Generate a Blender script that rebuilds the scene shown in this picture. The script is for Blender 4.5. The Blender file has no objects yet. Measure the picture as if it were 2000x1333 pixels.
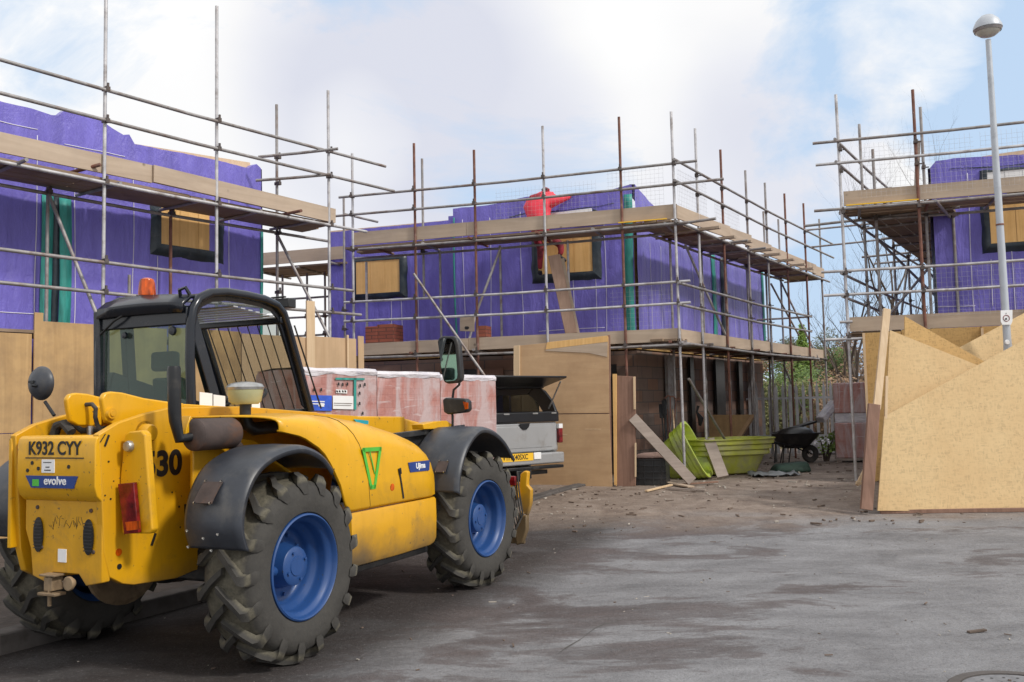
import bpy, bmesh, math, random
from mathutils import Vector, Matrix, noise
random.seed(7)
# ---------------------------------------------------------------- camera geometry
FPX=1800.0; PIT=math.atan(128/1800.0); ROL=0.022
CAM=Vector((0,0,1.6))
FW=Vector((0,math.cos(PIT),math.sin(PIT)))
_r0=Vector((1,0,0)); _u0=Vector((0,-math.sin(PIT),math.cos(PIT)))
RT=_r0*math.cos(ROL)-_u0*math.sin(ROL); UP=_r0*math.sin(ROL)+_u0*math.cos(ROL)
def ray(px,py): return FW+RT*((px-1000)/FPX)+UP*((666.5-py)/FPX)
def proj(p):
    v=Vector(p)-CAM; d=v.dot(FW); return (1000+FPX*v.dot(RT)/d, 666.5-FPX*v.dot(UP)/d, v.y)
def gz(x,y):
    t=min(1,max(0,(y-9)/6.5)); return .28*t*t*(3-2*t)
def atY(px,py,Y):
    d=ray(px,py); return CAM+d*(Y/d.y)
def gnd(px,py):
    d=ray(px,py); z=0.
    for i in range(30):
        t=(z-1.6)/d.z; p=CAM+d*t; z=.5*z+.5*gz(p.x,p.y)
    return Vector((p.x,p.y,gz(p.x,p.y)))
class Line:
    """vertical plane over a line in plan"""
    def __init__(s,A,d): s.A=Vector((A[0],A[1],0)); s.d=Vector((d[0],d[1],0)).normalized(); s.n=Vector((-s.d.y,s.d.x,0))
    def hit(s,px,py):
        r=ray(px,py); t=(s.A-CAM).dot(s.n)/r.dot(s.n); return CAM+r*t
    def col(s,px,z):
        k=(px-1000)/FPX; w=RT-FW*k; p0=Vector((s.A.x,s.A.y,z))-CAM
        t=-p0.dot(w)/s.d.dot(w); q=s.A+s.d*t; return Vector((q.x,q.y,z))
    def t(s,p): return (Vector((p[0],p[1],0))-s.A).dot(s.d)
    def pt(s,t,z): q=s.A+s.d*t; return Vector((q.x,q.y,z))
    def off(s,k): # positive = to the left of d
        return Line(s.A+s.n*k,s.d)
D1=(-.9504,.311); D2=(.5433,.8395); DL=(.5913,.8064)
CM=gnd(1338,940); CR=gnd(1672,940)
_a=atY(201,600,12.0)
LL=Line(_a,DL)            # left house scaffold, outer
LM=Line(CM,D1); LMR=Line(CM,D2)
LR=Line(CR,(.9504,-.311)); LRR=Line(CR,D2)
# ---------------------------------------------------------------- scene, helpers
sc=bpy.context.scene; COL=sc.collection
WM={}      # object name -> world matrix used while building
def tag(o,label=None,cat=None,group=None,kind=None):
    if label: o['label']=label
    if cat: o['category']=cat
    if group: o['group']=group
    if kind: o['kind']=kind
    return o
def thing(name,label,cat,loc=(0,0,0),rz=0,group=None):
    o=bpy.data.objects.new(name,None); COL.objects.link(o); o.empty_display_size=.2
    o.location=loc; o.rotation_euler=(0,0,rz); tag(o,label,cat,group)
    WM[o.name]=Matrix.Translation(loc)@Matrix.Rotation(rz,4,'Z'); return o
class MB:
    def __init__(s): s.v=[]; s.f=[]
    def add(s,vs,fs):
        n=len(s.v); s.v+= [tuple(v) for v in vs]; s.f+=[tuple(i+n for i in f) for f in fs]; return s
    def hexa(s,b,t):   # 4 bottom + 4 top points
        return s.add(list(b)+list(t),[(3,2,1,0),(4,5,6,7),(0,1,5,4),(1,2,6,5),(2,3,7,6),(3,0,4,7)])
    def box(s,x0,x1,y0,y1,z0,z1):
        return s.hexa([(x0,y0,z0),(x1,y0,z0),(x1,y1,z0),(x0,y1,z0)],[(x0,y0,z1),(x1,y0,z1),(x1,y1,z1),(x0,y1,z1)])
    def beam(s,p,q,w,h,up=(0,0,1)):   # centred bar from p to q, w across, h along up
        p=Vector(p);q=Vector(q);d=(q-p).normalized();u=Vector(up);a=d.cross(u)
        if a.length<1e-4: a=d.cross(Vector((1,0,0)))
        a.normalize();u=a.cross(d).normalized();a*=w/2;u*=h/2
        return s.hexa([p-a-u,p+a-u,p+a+u,p-a+u],[q-a-u,q+a-u,q+a+u,q-a+u])
    def tube(s,pts,r,n=8,cap=True):
        pts=[Vector(p) for p in pts]; rr=r if isinstance(r,(list,tuple)) else [r]*len(pts)
        d=(pts[1]-pts[0]).normalized(); a=d.orthogonal().normalized(); base=len(s.v); vs=[];fs=[]
        for i,p in enumerate(pts):
            dd=(pts[min(i+1,len(pts)-1)]-pts[max(i-1,0)]).normalized()
            a=(a-dd*a.dot(dd)).normalized(); b=dd.cross(a)
            for k in range(n):
                t=2*math.pi*k/n; vs.append(p+(a*math.cos(t)+b*math.sin(t))*rr[i])
        for i in range(len(pts)-1):
            for k in range(n):
                k2=(k+1)%n; fs.append((i*n+k,i*n+k2,(i+1)*n+k2,(i+1)*n+k))
        if cap: fs.append(tuple(range(n-1,-1,-1))); fs.append(tuple(range((len(pts)-1)*n,len(pts)*n)))
        return s.add(vs,fs)
    def prism(s,poly,vec):   # closed polygon extruded by vec
        n=len(poly); vec=Vector(vec); P=[Vector(p) for p in poly]; Q=[p+vec for p in P]
        return s.add(P+Q,[tuple(range(n-1,-1,-1)),tuple(range(n,2*n))]+[(i,(i+1)%n,(i+1)%n+n,i+n) for i in range(n)])
    def lathe(s,prof,c,axis='Y',n=32,close=False):  # prof [(r,h)]
        vs=[];fs=[];m=len(prof)
        for k in range(n):
            t=2*math.pi*k/n; cs,sn=math.cos(t),math.sin(t)
            for r,h in prof:
                v=(r*cs,h,r*sn) if axis=='Y' else ((r*cs,r*sn,h) if axis=='Z' else (h,r*cs,r*sn))
                vs.append((v[0]+c[0],v[1]+c[1],v[2]+c[2]))
        for k in range(n):
            k2=(k+1)%n
            for i in range(m-1 if not close else m):
                i2=(i+1)%m; fs.append((k*m+i,k*m+i2,k2*m+i2,k2*m+i))
        return s.add(vs,fs)
    def grid(s,P):   # P[i][j] points
        n=len(P);m=len(P[0]); vs=[p for row in P for p in row]
        return s.add(vs,[(i*m+j,i*m+j+1,(i+1)*m+j+1,(i+1)*m+j) for i in range(n-1) for j in range(m-1)])
    def build(s,name,mat,parent=None,smooth=False,bevel=0,local=False,label=None,seg=2,solid=0,weld=False):
        me=bpy.data.meshes.new(name); vs=s.v
        M=WM[parent.name] if parent else None
        if parent and not local:
            Mi=M.inverted(); vs=[tuple(Mi@Vector(v)) for v in vs]
        me.from_pydata(vs,[],s.f)
        bm=bmesh.new(); bm.from_mesh(me)
        if weld: bmesh.ops.remove_doubles(bm,verts=bm.verts,dist=1e-4)
        bmesh.ops.recalc_face_normals(bm,faces=bm.faces); bm.to_mesh(me); bm.free()
        o=bpy.data.objects.new(name,me); COL.objects.link(o)
        if parent: o.parent=parent; WM[o.name]=M
        else: WM[o.name]=Matrix.Identity(4)
        me.materials.append(mat)
        if smooth:
            for p in me.polygons: p.use_smooth=True
            try: me.set_sharp_from_angle(angle=math.radians(42))
            except Exception: pass
        if solid:
            m=o.modifiers.new('s','SOLIDIFY'); m.thickness=solid; m.offset=0
        if bevel:
            m=o.modifiers.new('b','BEVEL'); m.width=bevel; m.segments=seg; m.limit_method='ANGLE'; m.angle_limit=math.radians(35)
            for p in me.polygons: p.use_smooth=True
            try: me.set_sharp_from_angle(angle=math.radians(60))
            except Exception: pass
        if label: o['label']=label
        return o
def basis(o3,x3,y3):
    x=Vector(x3).normalized(); y=Vector(y3); y=(y-x*y.dot(x)).normalized(); z=x.cross(y)
    return Matrix(((x.x,y.x,z.x,o3[0]),(x.y,y.y,z.y,o3[1]),(x.z,y.z,z.z,o3[2]),(0,0,0,1)))
def text(name,s,size,M,mat,parent,depth=.002,bold=0,sx=1,local=False,align='CENTER'):
    cu=bpy.data.curves.new('t','FONT'); cu.body=s; cu.size=size; cu.extrude=depth; cu.offset=bold; cu.align_x=align; cu.align_y='CENTER'
    t=bpy.data.objects.new('t',cu); COL.objects.link(t); dg=bpy.context.evaluated_depsgraph_get()
    me=bpy.data.meshes.new_from_object(t.evaluated_get(dg)); bpy.data.objects.remove(t)
    mm=(M if local else WM[parent.name].inverted()@M)@Matrix.Diagonal((sx,1,1,1)); me.transform(mm)
    me.materials.clear(); me.materials.append(mat)
    o=bpy.data.objects.new(name,me); COL.objects.link(o); o.parent=parent; WM[o.name]=WM[parent.name]; return o
# ---------------------------------------------------------------- materials
def newmat(name):
    m=bpy.data.materials.new(name); m.use_nodes=True; nt=m.node_tree; nt.nodes.clear()
    out=nt.nodes.new('ShaderNodeOutputMaterial'); b=nt.nodes.new('ShaderNodeBsdfPrincipled'); nt.links.new(b.outputs[0],out.inputs[0])
    return m,nt,b
def N(nt,t,**k):
    n=nt.nodes.new('ShaderNode'+t)
    for a,v in k.items(): setattr(n,a,v)
    return n
def cv(nt,scale=(1,1,1),rot=(0,0,0)):
    tc=N(nt,'TexCoord'); mp=N(nt,'Mapping'); mp.inputs['Scale'].default_value=scale; mp.inputs['Rotation'].default_value=rot
    nt.links.new(tc.outputs['Object'],mp.inputs[0]); return mp.outputs[0]
def noi(nt,vec,scale,detail=4,rough=.55,dist=0):
    n=N(nt,'TexNoise'); n.inputs['Scale'].default_value=scale; n.inputs['Detail'].default_value=detail
    n.inputs['Roughness'].default_value=rough; n.inputs['Distortion'].default_value=dist; nt.links.new(vec,n.inputs['Vector']); return n.outputs[0]
def ramp(nt,fac,stops,interp='LINEAR'):
    r=N(nt,'ValToRGB'); cr=r.color_ramp; cr.interpolation=interp
    while len(cr.elements)<len(stops): cr.elements.new(.5)
    for e,(p,c) in zip(cr.elements,stops):
        e.position=p; e.color=(c[0],c[1],c[2],1) if isinstance(c,(tuple,list)) else (c,c,c,1)
    nt.links.new(fac,r.inputs[0]); return r.outputs[0]
def mix(nt,fac,a,b,mode='MIX'):
    m=N(nt,'Mix',data_type='RGBA',blend_type=mode)
    for s,v in ((0,fac),(6,a),(7,b)):
        if hasattr(v,'links'): nt.links.new(v,m.inputs[s])
        elif s==0: m.inputs[0].default_value=v
        else: m.inputs[s].default_value=(v[0],v[1],v[2],1)
    return m.outputs[2]
def bump(nt,b,h,strength=.3,dist=.01,prev=None):
    n=N(nt,'Bump'); n.inputs['Strength'].default_value=strength; n.inputs['Distance'].default_value=dist
    nt.links.new(h,n.inputs['Height'])
    if prev is not None: nt.links.new(prev,n.inputs['Normal'])
    nt.links.new(n.outputs[0],b.inputs['Normal']); return n.outputs[0]
def simple(name,c,rough=.6,metal=0,var=.25,scale=6,dirt=None,dirt_amt=.5,bmp=.15,stretch=(1,1,1),emit=0,dist=.004,fine=60):
    m,nt,b=newmat(name); v=cv(nt,stretch); n1=noi(nt,v,scale,6,.6)
    lo=tuple(x*(1-var) for x in c); hi=tuple(min(1,x*(1+var)) for x in c)
    col=ramp(nt,n1,[(.3,lo),(.7,hi)])
    if dirt:
        v2=cv(nt); n2=noi(nt,v2,scale*.6+1.3,8,.68,.3)
        f=ramp(nt,n2,[(.62-.25*dirt_amt,0),(.85-.2*dirt_amt,1)]); col=mix(nt,f,col,dirt)
    nt.links.new(col,b.inputs['Base Color']); b.inputs['Roughness'].default_value=rough; b.inputs['Metallic'].default_value=metal
    if bmp: bump(nt,b,noi(nt,v,fine,4,.6),bmp,dist)
    if emit: b.inputs['Emission Color'].default_value=(*c,1); b.inputs['Emission Strength'].default_value=emit
    return m
def wood(name,c1,c2,axis='X',rough=.75,knots=True,weather=None,scale=1,dirt=.45):
    m,nt,b=newmat(name); st={'X':(.5,9,9),'Y':(9,.5,9),'Z':(9,9,.5),'XY':(.8,.8,9)}[axis]
    v=cv(nt,tuple(s*scale for s in st)); n=noi(nt,v,1.6,6,.6,1.2); col=ramp(nt,n,[(.25,c1),(.5,tuple((x+y)/2 for x,y in zip(c1,c2))),(.75,c2)])
    v2=cv(nt); n2=noi(nt,v2,1.1,5,.7); col=mix(nt,ramp(nt,n2,[(.4,0),(.75,dirt)]),col,tuple(x*.45 for x in c1) if not weather else weather)
    if knots:
        vo=N(nt,'TexVoronoi'); vo.inputs['Scale'].default_value=1.7; nt.links.new(cv(nt,{'X':(.6,1,1),'Y':(1,.6,1),'Z':(1,1,.6),'XY':(1,1,1)}[axis]),vo.inputs['Vector'])
        col=mix(nt,ramp(nt,vo.outputs['Distance'],[(.02,.8),(.06,0)]),col,tuple(x*.3 for x in c1))
    nt.links.new(col,b.inputs['Base Color']); b.inputs['Roughness'].default_value=rough
    bump(nt,b,n,.25,.004); return m
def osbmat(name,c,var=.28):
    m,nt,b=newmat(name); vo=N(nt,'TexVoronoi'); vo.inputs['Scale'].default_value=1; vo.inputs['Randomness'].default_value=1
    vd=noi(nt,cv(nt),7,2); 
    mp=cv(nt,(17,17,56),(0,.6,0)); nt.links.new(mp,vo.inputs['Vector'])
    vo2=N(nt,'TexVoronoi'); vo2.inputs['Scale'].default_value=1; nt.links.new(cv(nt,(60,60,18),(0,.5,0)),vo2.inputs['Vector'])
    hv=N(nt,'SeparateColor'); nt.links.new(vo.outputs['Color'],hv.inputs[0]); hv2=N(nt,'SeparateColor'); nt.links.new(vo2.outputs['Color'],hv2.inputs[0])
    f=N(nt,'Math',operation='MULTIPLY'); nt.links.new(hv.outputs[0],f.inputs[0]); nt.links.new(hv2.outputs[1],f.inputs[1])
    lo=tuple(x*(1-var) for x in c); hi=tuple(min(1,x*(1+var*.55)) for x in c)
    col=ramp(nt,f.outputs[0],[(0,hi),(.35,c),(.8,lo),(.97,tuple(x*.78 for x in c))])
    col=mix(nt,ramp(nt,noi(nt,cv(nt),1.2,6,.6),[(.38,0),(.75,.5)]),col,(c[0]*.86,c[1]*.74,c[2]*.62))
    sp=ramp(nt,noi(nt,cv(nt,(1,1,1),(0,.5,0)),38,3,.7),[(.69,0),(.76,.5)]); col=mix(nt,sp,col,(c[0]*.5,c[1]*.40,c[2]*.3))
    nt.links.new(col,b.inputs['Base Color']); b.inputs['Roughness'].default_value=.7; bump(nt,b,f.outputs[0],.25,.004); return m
def paint(name,c,rough=.32,scr=.5,grime=(.12,.08,.04),lowdirt=True):
    m,nt,b=newmat(name); v=cv(nt)
    big=noi(nt,v,1.7,5,.6); col=ramp(nt,big,[(.3,tuple(x*.86 for x in c)),(.7,c)])
    st=noi(nt,cv(nt,(3,3,.5)),3.2,7,.7,.4); col=mix(nt,ramp(nt,st,[(.52,0),(.85,.55)]),col,tuple(x*.62 for x in c))
    sp=noi(nt,cv(nt,(1,1,1)),34,3,.5); sm=noi(nt,v,2.3,2,.5)
    sc1=noi(nt,cv(nt,(9,9,.9),(.5,.3,0)),7,3,.6); col=mix(nt,ramp(nt,sc1,[(.735,0),(.75,.55*scr)]),col,tuple(x*.4 for x in c)); sc2=noi(nt,cv(nt,(.8,.8,12)),6,3,.6); col=mix(nt,ramp(nt,sc2,[(.74,0),(.755,.5*scr)]),col,grime)
    gm=noi(nt,v,3.1,9,.75,.6); col=mix(nt,ramp(nt,gm,[(.56,0),(.74,.45*scr)]),col,(.20,.13,.05))
    k=N(nt,'Math',operation='MULTIPLY'); nt.links.new(ramp(nt,sp,[(.68,0),(.71,1)]),k.inputs[0]); nt.links.new(ramp(nt,sm,[(.45,0),(.6,1)]),k.inputs[1])
    col=mix(nt,k.outputs[0],col,grime)
    if lowdirt:
        tc=N(nt,'TexCoord'); sx=N(nt,'SeparateXYZ'); nt.links.new(tc.outputs['Object'],sx.inputs[0])
        ad=N(nt,'Math',operation='MULTIPLY_ADD'); nt.links.new(big,ad.inputs[0]); ad.inputs[1].default_value=.6; nt.links.new(sx.outputs[2],ad.inputs[2])
        col=mix(nt,ramp(nt,ad.outputs[0],[(.72,.75*scr),(1.15,0)]),col,(.16,.11,.055))
    nt.links.new(col,b.inputs['Base Color'])
    nt.links.new(ramp(nt,st,[(.3,rough),(.8,min(1,rough+.3))]),b.inputs['Roughness']); b.inputs['Specular IOR Level'].default_value=.5; b.inputs['Coat Weight'].default_value=.15; b.inputs['Coat Roughness'].default_value=.12
    bump(nt,b,noi(nt,v,9,3,.5),.05,.01); return m
def glassmat(name,tint,alpha=.25,rough=.03):
    m,nt,b=newmat(name); nt.nodes.remove(b); out=[n for n in nt.nodes if n.type=='OUTPUT_MATERIAL'][0]
    tr=N(nt,'BsdfTransparent'); tr.inputs[0].default_value=(*tint,1); gl=N(nt,'BsdfGlossy'); gl.inputs['Roughness'].default_value=rough; gl.inputs[0].default_value=(.8,.85,.85,1)
    df=N(nt,'BsdfDiffuse'); df.inputs[0].default_value=(.25,.28,.25,1)
    lw=N(nt,'LayerWeight'); lw.inputs[0].default_value=.5; m1=N(nt,'MixShader'); m2=N(nt,'MixShader')
    m2.inputs[0].default_value=alpha; nt.links.new(tr.outputs[0],m2.inputs[1]); nt.links.new(df.outputs[0],m2.inputs[2])
    nt.links.new(ramp(nt,lw.outputs[1],[(0,.03),(.6,.07),(.85,.25),(1,.8)]),m1.inputs[0]); nt.links.new(m2.outputs[0],m1.inputs[1]); nt.links.new(gl.outputs[0],m1.inputs[2]); nt.links.new(m1.outputs[0],out.inputs[0])
    return m
# 
MT=dict(
 yellow=paint('yellow_paint',(.76,.395,.005),.26,1.0), yellow2=paint('yellow_worn',(.68,.345,.005),.34,1.4),
 blue=paint('blue_paint',(.018,.068,.225),.3,.15,(.05,.05,.05),False),
 black=simple('black_metal',(.011,.012,.014),.35,0,.3,5,(.07,.06,.05),.35,.05),
 cabframe=simple('cab_frame_black',(.010,.013,.020),.22,0,.2,3,(.06,.055,.05),.15,.04),
 fender=simple('fender_plastic',(.036,.041,.052),.42,0,.3,4,(.10,.095,.09),.5,.12),
 rubber=simple('tyre_rubber',(.04,.038,.036),.88,0,.35,5,(.10,.09,.075),.6,.35,fine=45),
 exhaust=simple('rusty_exhaust',(.075,.055,.05),.75,.2,.3,7,(.16,.07,.035),.5,.3),
 steel=simple('steel',(.45,.45,.44),.35,.8,.2,20,None,0,.05),
 galv=simple('galvanised_tube',(.50,.49,.50),.42,.35,.28,5,(.20,.15,.12),.45,.1,(1,1,1)),
 galvd=simple('dull_tube',(.31,.295,.29),.5,.3,.3,5,(.17,.10,.07),.55,.1),
 rust=simple('rusty_tube',(.19,.085,.06),.8,.1,.35,7,(.30,.25,.22),.35,.3),
 coupler=simple('coupler_steel',(.10,.085,.08),.6,.4,.4,12,(.14,.08,.05),.5,.2),
 purple=None,
 teal=simple('teal_strip',(.03,.27,.235),.5,0,.35,6,None,0,.3,(3,3,.5)),
 tape=simple('white_tape',(.62,.60,.72),.5,0,.1,3),
 blackmem=simple('black_membrane',(.018,.030,.042),.38,0,.5,4,(.07,.08,.09),.4,.5,dist=.02,fine=7),
 deckx=wood('deck_board_wood',(.20,.135,.085),(.36,.26,.18),'XY'),
 toe=wood('toe_board_wood',(.40,.305,.22),(.54,.43,.325),'XY',weather=(.30,.235,.19),scale=.5),
 ply=wood('weathered_plywood',(.40,.245,.105),(.57,.37,.17),'Z',.7,weather=(.20,.125,.07),scale=.55,dirt=.9),
 ply2=wood('pale_plywood',(.46,.30,.165),(.60,.42,.26),'Z',.7,scale=.4,weather=(.33,.23,.13)),
 plyh=wood('plywood_sheet',(.47,.295,.155),(.59,.395,.225),'XY',.7,scale=.45,weather=(.33,.20,.105),dirt=.7),
 winboard=wood('window_board',(.66,.375,.12),(.84,.53,.215),'Z',.6,weather=(.42,.22,.07)),
 newwood=wood('new_timber',(.58,.41,.24),(.74,.56,.37),'Z',.65,dirt=.2),
 oldwood=wood('old_timber',(.20,.11,.075),(.34,.20,.145),'Z',.8),
 greywood=wood('grey_board',(.27,.22,.19),(.42,.35,.30),'XY',.85),
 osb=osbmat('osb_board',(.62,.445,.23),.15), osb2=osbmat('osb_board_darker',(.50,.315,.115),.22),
 block=None, brick=None, wrap=None,
 lime=simple('lime_plastic',(.44,.56,.045),.4,0,.25,3,(.30,.30,.17),.85,.06),
 limed=simple('dusty_lime_plastic',(.43,.46,.06),.5,0,.25,3,(.33,.31,.20),.7,.06),
 red=simple('red_jacket',(.82,.05,.085),.6,0,.2,5,None,0,.3,fine=18),
 darkred=simple('dark_red_trousers',(.34,.025,.04),.8,0,.4,6,(.05,.02,.03),.75,.3),
 hair=simple('dark_hair',(.02,.014,.012),.8,0,.3,30), skin=simple('skin',(.52,.30,.22),.5,0,.1,8),
 boot=simple('black_boot',(.012,.012,.014),.5), white=simple('white_sheet',(.80,.80,.80),.5,0,.05,3),
 silver=simple('silver_paint',(.47,.48,.49),.3,.5,.08,2,(.30,.27,.24),.35,.02),
 trim=simple('black_trim',(.010,.011,.014),.32,0,.2,4),
 plate=simple('yellow_plate',(.85,.50,.03),.4,0,.05), ink=simple('black_ink',(.012,.012,.012),.5),
 redlens=simple('red_lens',(.16,.008,.010),.12,0,.7,14), amber=simple('amber_lens',(.50,.075,.003),.05,0,.7,22,stretch=(1,1,.3)),
 navy=simple('navy_sticker',(.012,.045,.22),.4,0,.1), green=simple('green_sticker',(.08,.45,.045),.45,0,.1),
 cyan=simple('cyan_sticker',(.02,.38,.48),.4), bluel=simple('blue_label',(.03,.10,.55),.5,0,.25,9),
 plasticdk=simple('dark_plastic',(.020,.021,.023),.4,0,.3,5,(.08,.075,.07),.4,.06),
 mirror=None, lampgrey=simple('lamp_post_paint',(.47,.50,.54),.45,.2,.08,3,(.30,.31,.33),.3,.03),
 lampglass=simple('lamp_diffuser',(.50,.48,.42),.25), stone=simple('kerb_stone',(.095,.085,.08),.9,0,.25,5,(.06,.05,.045),.5,.5),
 tan=simple('tan_steel',(.28,.20,.12),.6,.2,.3,8,(.10,.06,.04),.5,.2),
 seat=simple('seat_fabric',(.02,.05,.05),.8), bark=simple('bark',(.10,.075,.06),.9,0,.3,8,None,0,.4),
 fencesteel=simple('palisade_steel',(.62,.63,.64),.5,0,.15,6), sheet=simple('grey_tarp',(.22,.23,.24),.6,0,.3,4,None,0,.6,dist=.02,fine=6),
 glass=glassmat('cab_glass',(.56,.70,.62),.10), clear=glassmat('clear_glass',(.80,.82,.80),.06),
 truckglass=glassmat('truck_glass',(.22,.24,.24),.1),
 iron=simple('cast_iron',(.20,.20,.21),.7,.3,.3,12,(.10,.09,.08),.4,.3),
)
m,nt,b=newmat('mirror_glass'); b.inputs['Metallic'].default_value=1; b.inputs['Roughness'].default_value=.03; b.inputs['Base Color'].default_value=(.75,.78,.75,1); MT['mirror']=m
# purple breather membrane: woven sheet with soft vertical folds
m,nt,b=newmat('purple_membrane'); v=cv(nt,(1,1,.16)); n=noi(nt,v,5,5,.6,.6); n2=noi(nt,cv(nt),1.0,4,.6)
col=ramp(nt,n,[(.2,(.115,.092,.42)),(.8,(.205,.175,.66))]); col=mix(nt,ramp(nt,n2,[(.45,0),(.8,.5)]),col,(.105,.083,.36))
gr=noi(nt,cv(nt,(1,1,.3)),2.2,8,.7); col=mix(nt,ramp(nt,gr,[(.6,0),(.85,.35)]),col,(.24,.20,.48))
nt.links.new(col,b.inputs['Base Color']); b.inputs['Roughness'].default_value=.40; b.inputs['Sheen Weight'].default_value=.2
p1=bump(nt,b,n,.6,.06); p1=bump(nt,b,noi(nt,cv(nt,(1,1,.45),(.2,.35,0)),6,7,.7,1.2),.55,.04,p1); bump(nt,b,noi(nt,cv(nt,(1,1,.5)),24,4,.6),.3,.01,p1); MT['purple']=m
# blockwork / brickwork
def bricks(name,c1,c2,mort,w,h,rot):
    m,nt,b=newmat(name); tc=N(nt,'TexCoord'); sx=N(nt,'SeparateXYZ'); nt.links.new(tc.outputs['Object'],sx.inputs[0])
    dt=N(nt,'Math',operation='MULTIPLY_ADD'); nt.links.new(sx.outputs[0],dt.inputs[0]); dt.inputs[1].default_value=rot[0]
    d2=N(nt,'Math',operation='MULTIPLY'); nt.links.new(sx.outputs[1],d2.inputs[0]); d2.inputs[1].default_value=rot[1]; nt.links.new(d2.outputs[0],dt.inputs[2])
    cx=N(nt,'CombineXYZ'); nt.links.new(dt.outputs[0],cx.inputs[0]); nt.links.new(sx.outputs[2],cx.inputs[1])
    br=N(nt,'TexBrick'); nt.links.new(cx.outputs[0],br.inputs['Vector']); br.inputs['Scale'].default_value=1
    br.inputs['Brick Width'].default_value=w; br.inputs['Row Height'].default_value=h; br.inputs['Mortar Size'].default_value=.008
    br.inputs['Color1'].default_value=(*c1,1); br.inputs['Color2'].default_value=(*c2,1); br.inputs['Mortar'].default_value=(*mort,1)
    col=mix(nt,ramp(nt,noi(nt,cv(nt),2,7,.65),[(.45,0),(.8,.5)]),br.outputs[0],tuple(x*.5 for x in c1))
    nt.links.new(col,b.inputs['Base Color']); b.inputs['Roughness'].default_value=.9; bump(nt,b,br.outputs['Fac'],-.5,.01); return m
MT['block']=bricks('blockwork',(.23,.185,.165),(.31,.175,.12),(.14,.12,.11),.45,.225,(.6,.8))
MT['brick']=bricks('stacked_bricks',(.42,.125,.075),(.33,.10,.065),(.16,.07,.05),.22,.07,(.7,.7))
# plastic-wrapped bricks
m,nt,b=newmat('wrapped_bricks'); sxy=cv(nt,(1,1,1)); br=N(nt,'TexBrick'); tc=N(nt,'TexCoord'); sp=N(nt,'SeparateXYZ'); nt.links.new(tc.outputs['Object'],sp.inputs[0])
cx=N(nt,'CombineXYZ'); nt.links.new(sp.outputs[0],cx.inputs[0]); nt.links.new(sp.outputs[2],cx.inputs[1]); nt.links.new(cx.outputs[0],br.inputs['Vector'])
br.inputs['Scale'].default_value=1; br.inputs['Brick Width'].default_value=.225; br.inputs['Row Height'].default_value=.075; br.inputs['Mortar Size'].default_value=.004
br.inputs['Color1'].default_value=(.43,.15,.11,1); br.inputs['Color2'].default_value=(.37,.125,.095,1); br.inputs['Mortar'].default_value=(.33,.095,.065,1)
film=ramp(nt,noi(nt,cv(nt,(1.6,1.6,.35),(0,.25,0)),2.6,5,.6,1.5),[(.36,.15),(.47,.45),(.58,.88)]); col=mix(nt,film,br.outputs[0],(.50,.40,.40))
st=noi(nt,cv(nt,(.8,.8,9)),1.8,4,.6,1.0); col=mix(nt,ramp(nt,st,[(.6,0),(.68,.5)]),col,(.68,.62,.62))
nt.links.new(col,b.inputs['Base Color']); b.inputs['Roughness'].default_value=.22; b.inputs['Coat Weight'].default_value=.5; b.inputs['Coat Roughness'].default_value=.12
p1=bump(nt,b,noi(nt,cv(nt,(2,2,1)),5,4,.6,2),.5,.02); MT['wrap']=m
MT['film']=simple('white_film',(.62,.59,.62),.25,0,.2,4,(.38,.36,.46),.4,.7,(1,1,3),dist=.03,fine=7)

# muddy tractor tyre: dark rubber, dried mud kept in the tread between the lugs
m,nt,b=newmat('muddy_tyre'); tc=N(nt,'TexCoord'); sp=N(nt,'SeparateXYZ'); nt.links.new(tc.outputs['Object'],sp.inputs[0])
cx=N(nt,'CombineXYZ'); nt.links.new(sp.outputs[0],cx.inputs[0]); nt.links.new(sp.outputs[2],cx.inputs[2]); ln=N(nt,'VectorMath',operation='LENGTH'); nt.links.new(cx.outputs[0],ln.inputs[0])
nn=noi(nt,cv(nt),5,7,.68); fine=noi(nt,cv(nt),34,5,.65)
ad=N(nt,'Math',operation='MULTIPLY_ADD'); nt.links.new(nn,ad.inputs[0]); ad.inputs[1].default_value=.05; nt.links.new(ln.outputs['Value'],ad.inputs[2])
mud=ramp(nt,ad.outputs[0],[(.575,.12),(.594,1),(.610,.9),(.630,.12)])
col=mix(nt,mud,ramp(nt,nn,[(.3,(.026,.025,.025)),(.7,(.052,.049,.046))]),ramp(nt,fine,[(.3,(.070,.064,.047)),(.7,(.150,.135,.098))]))
nt.links.new(col,b.inputs['Base Color']); b.inputs['Roughness'].default_value=.82; p1=bump(nt,b,nn,.3,.02); bump(nt,b,fine,.4,.006,p1); MT['tyre']=m
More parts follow.
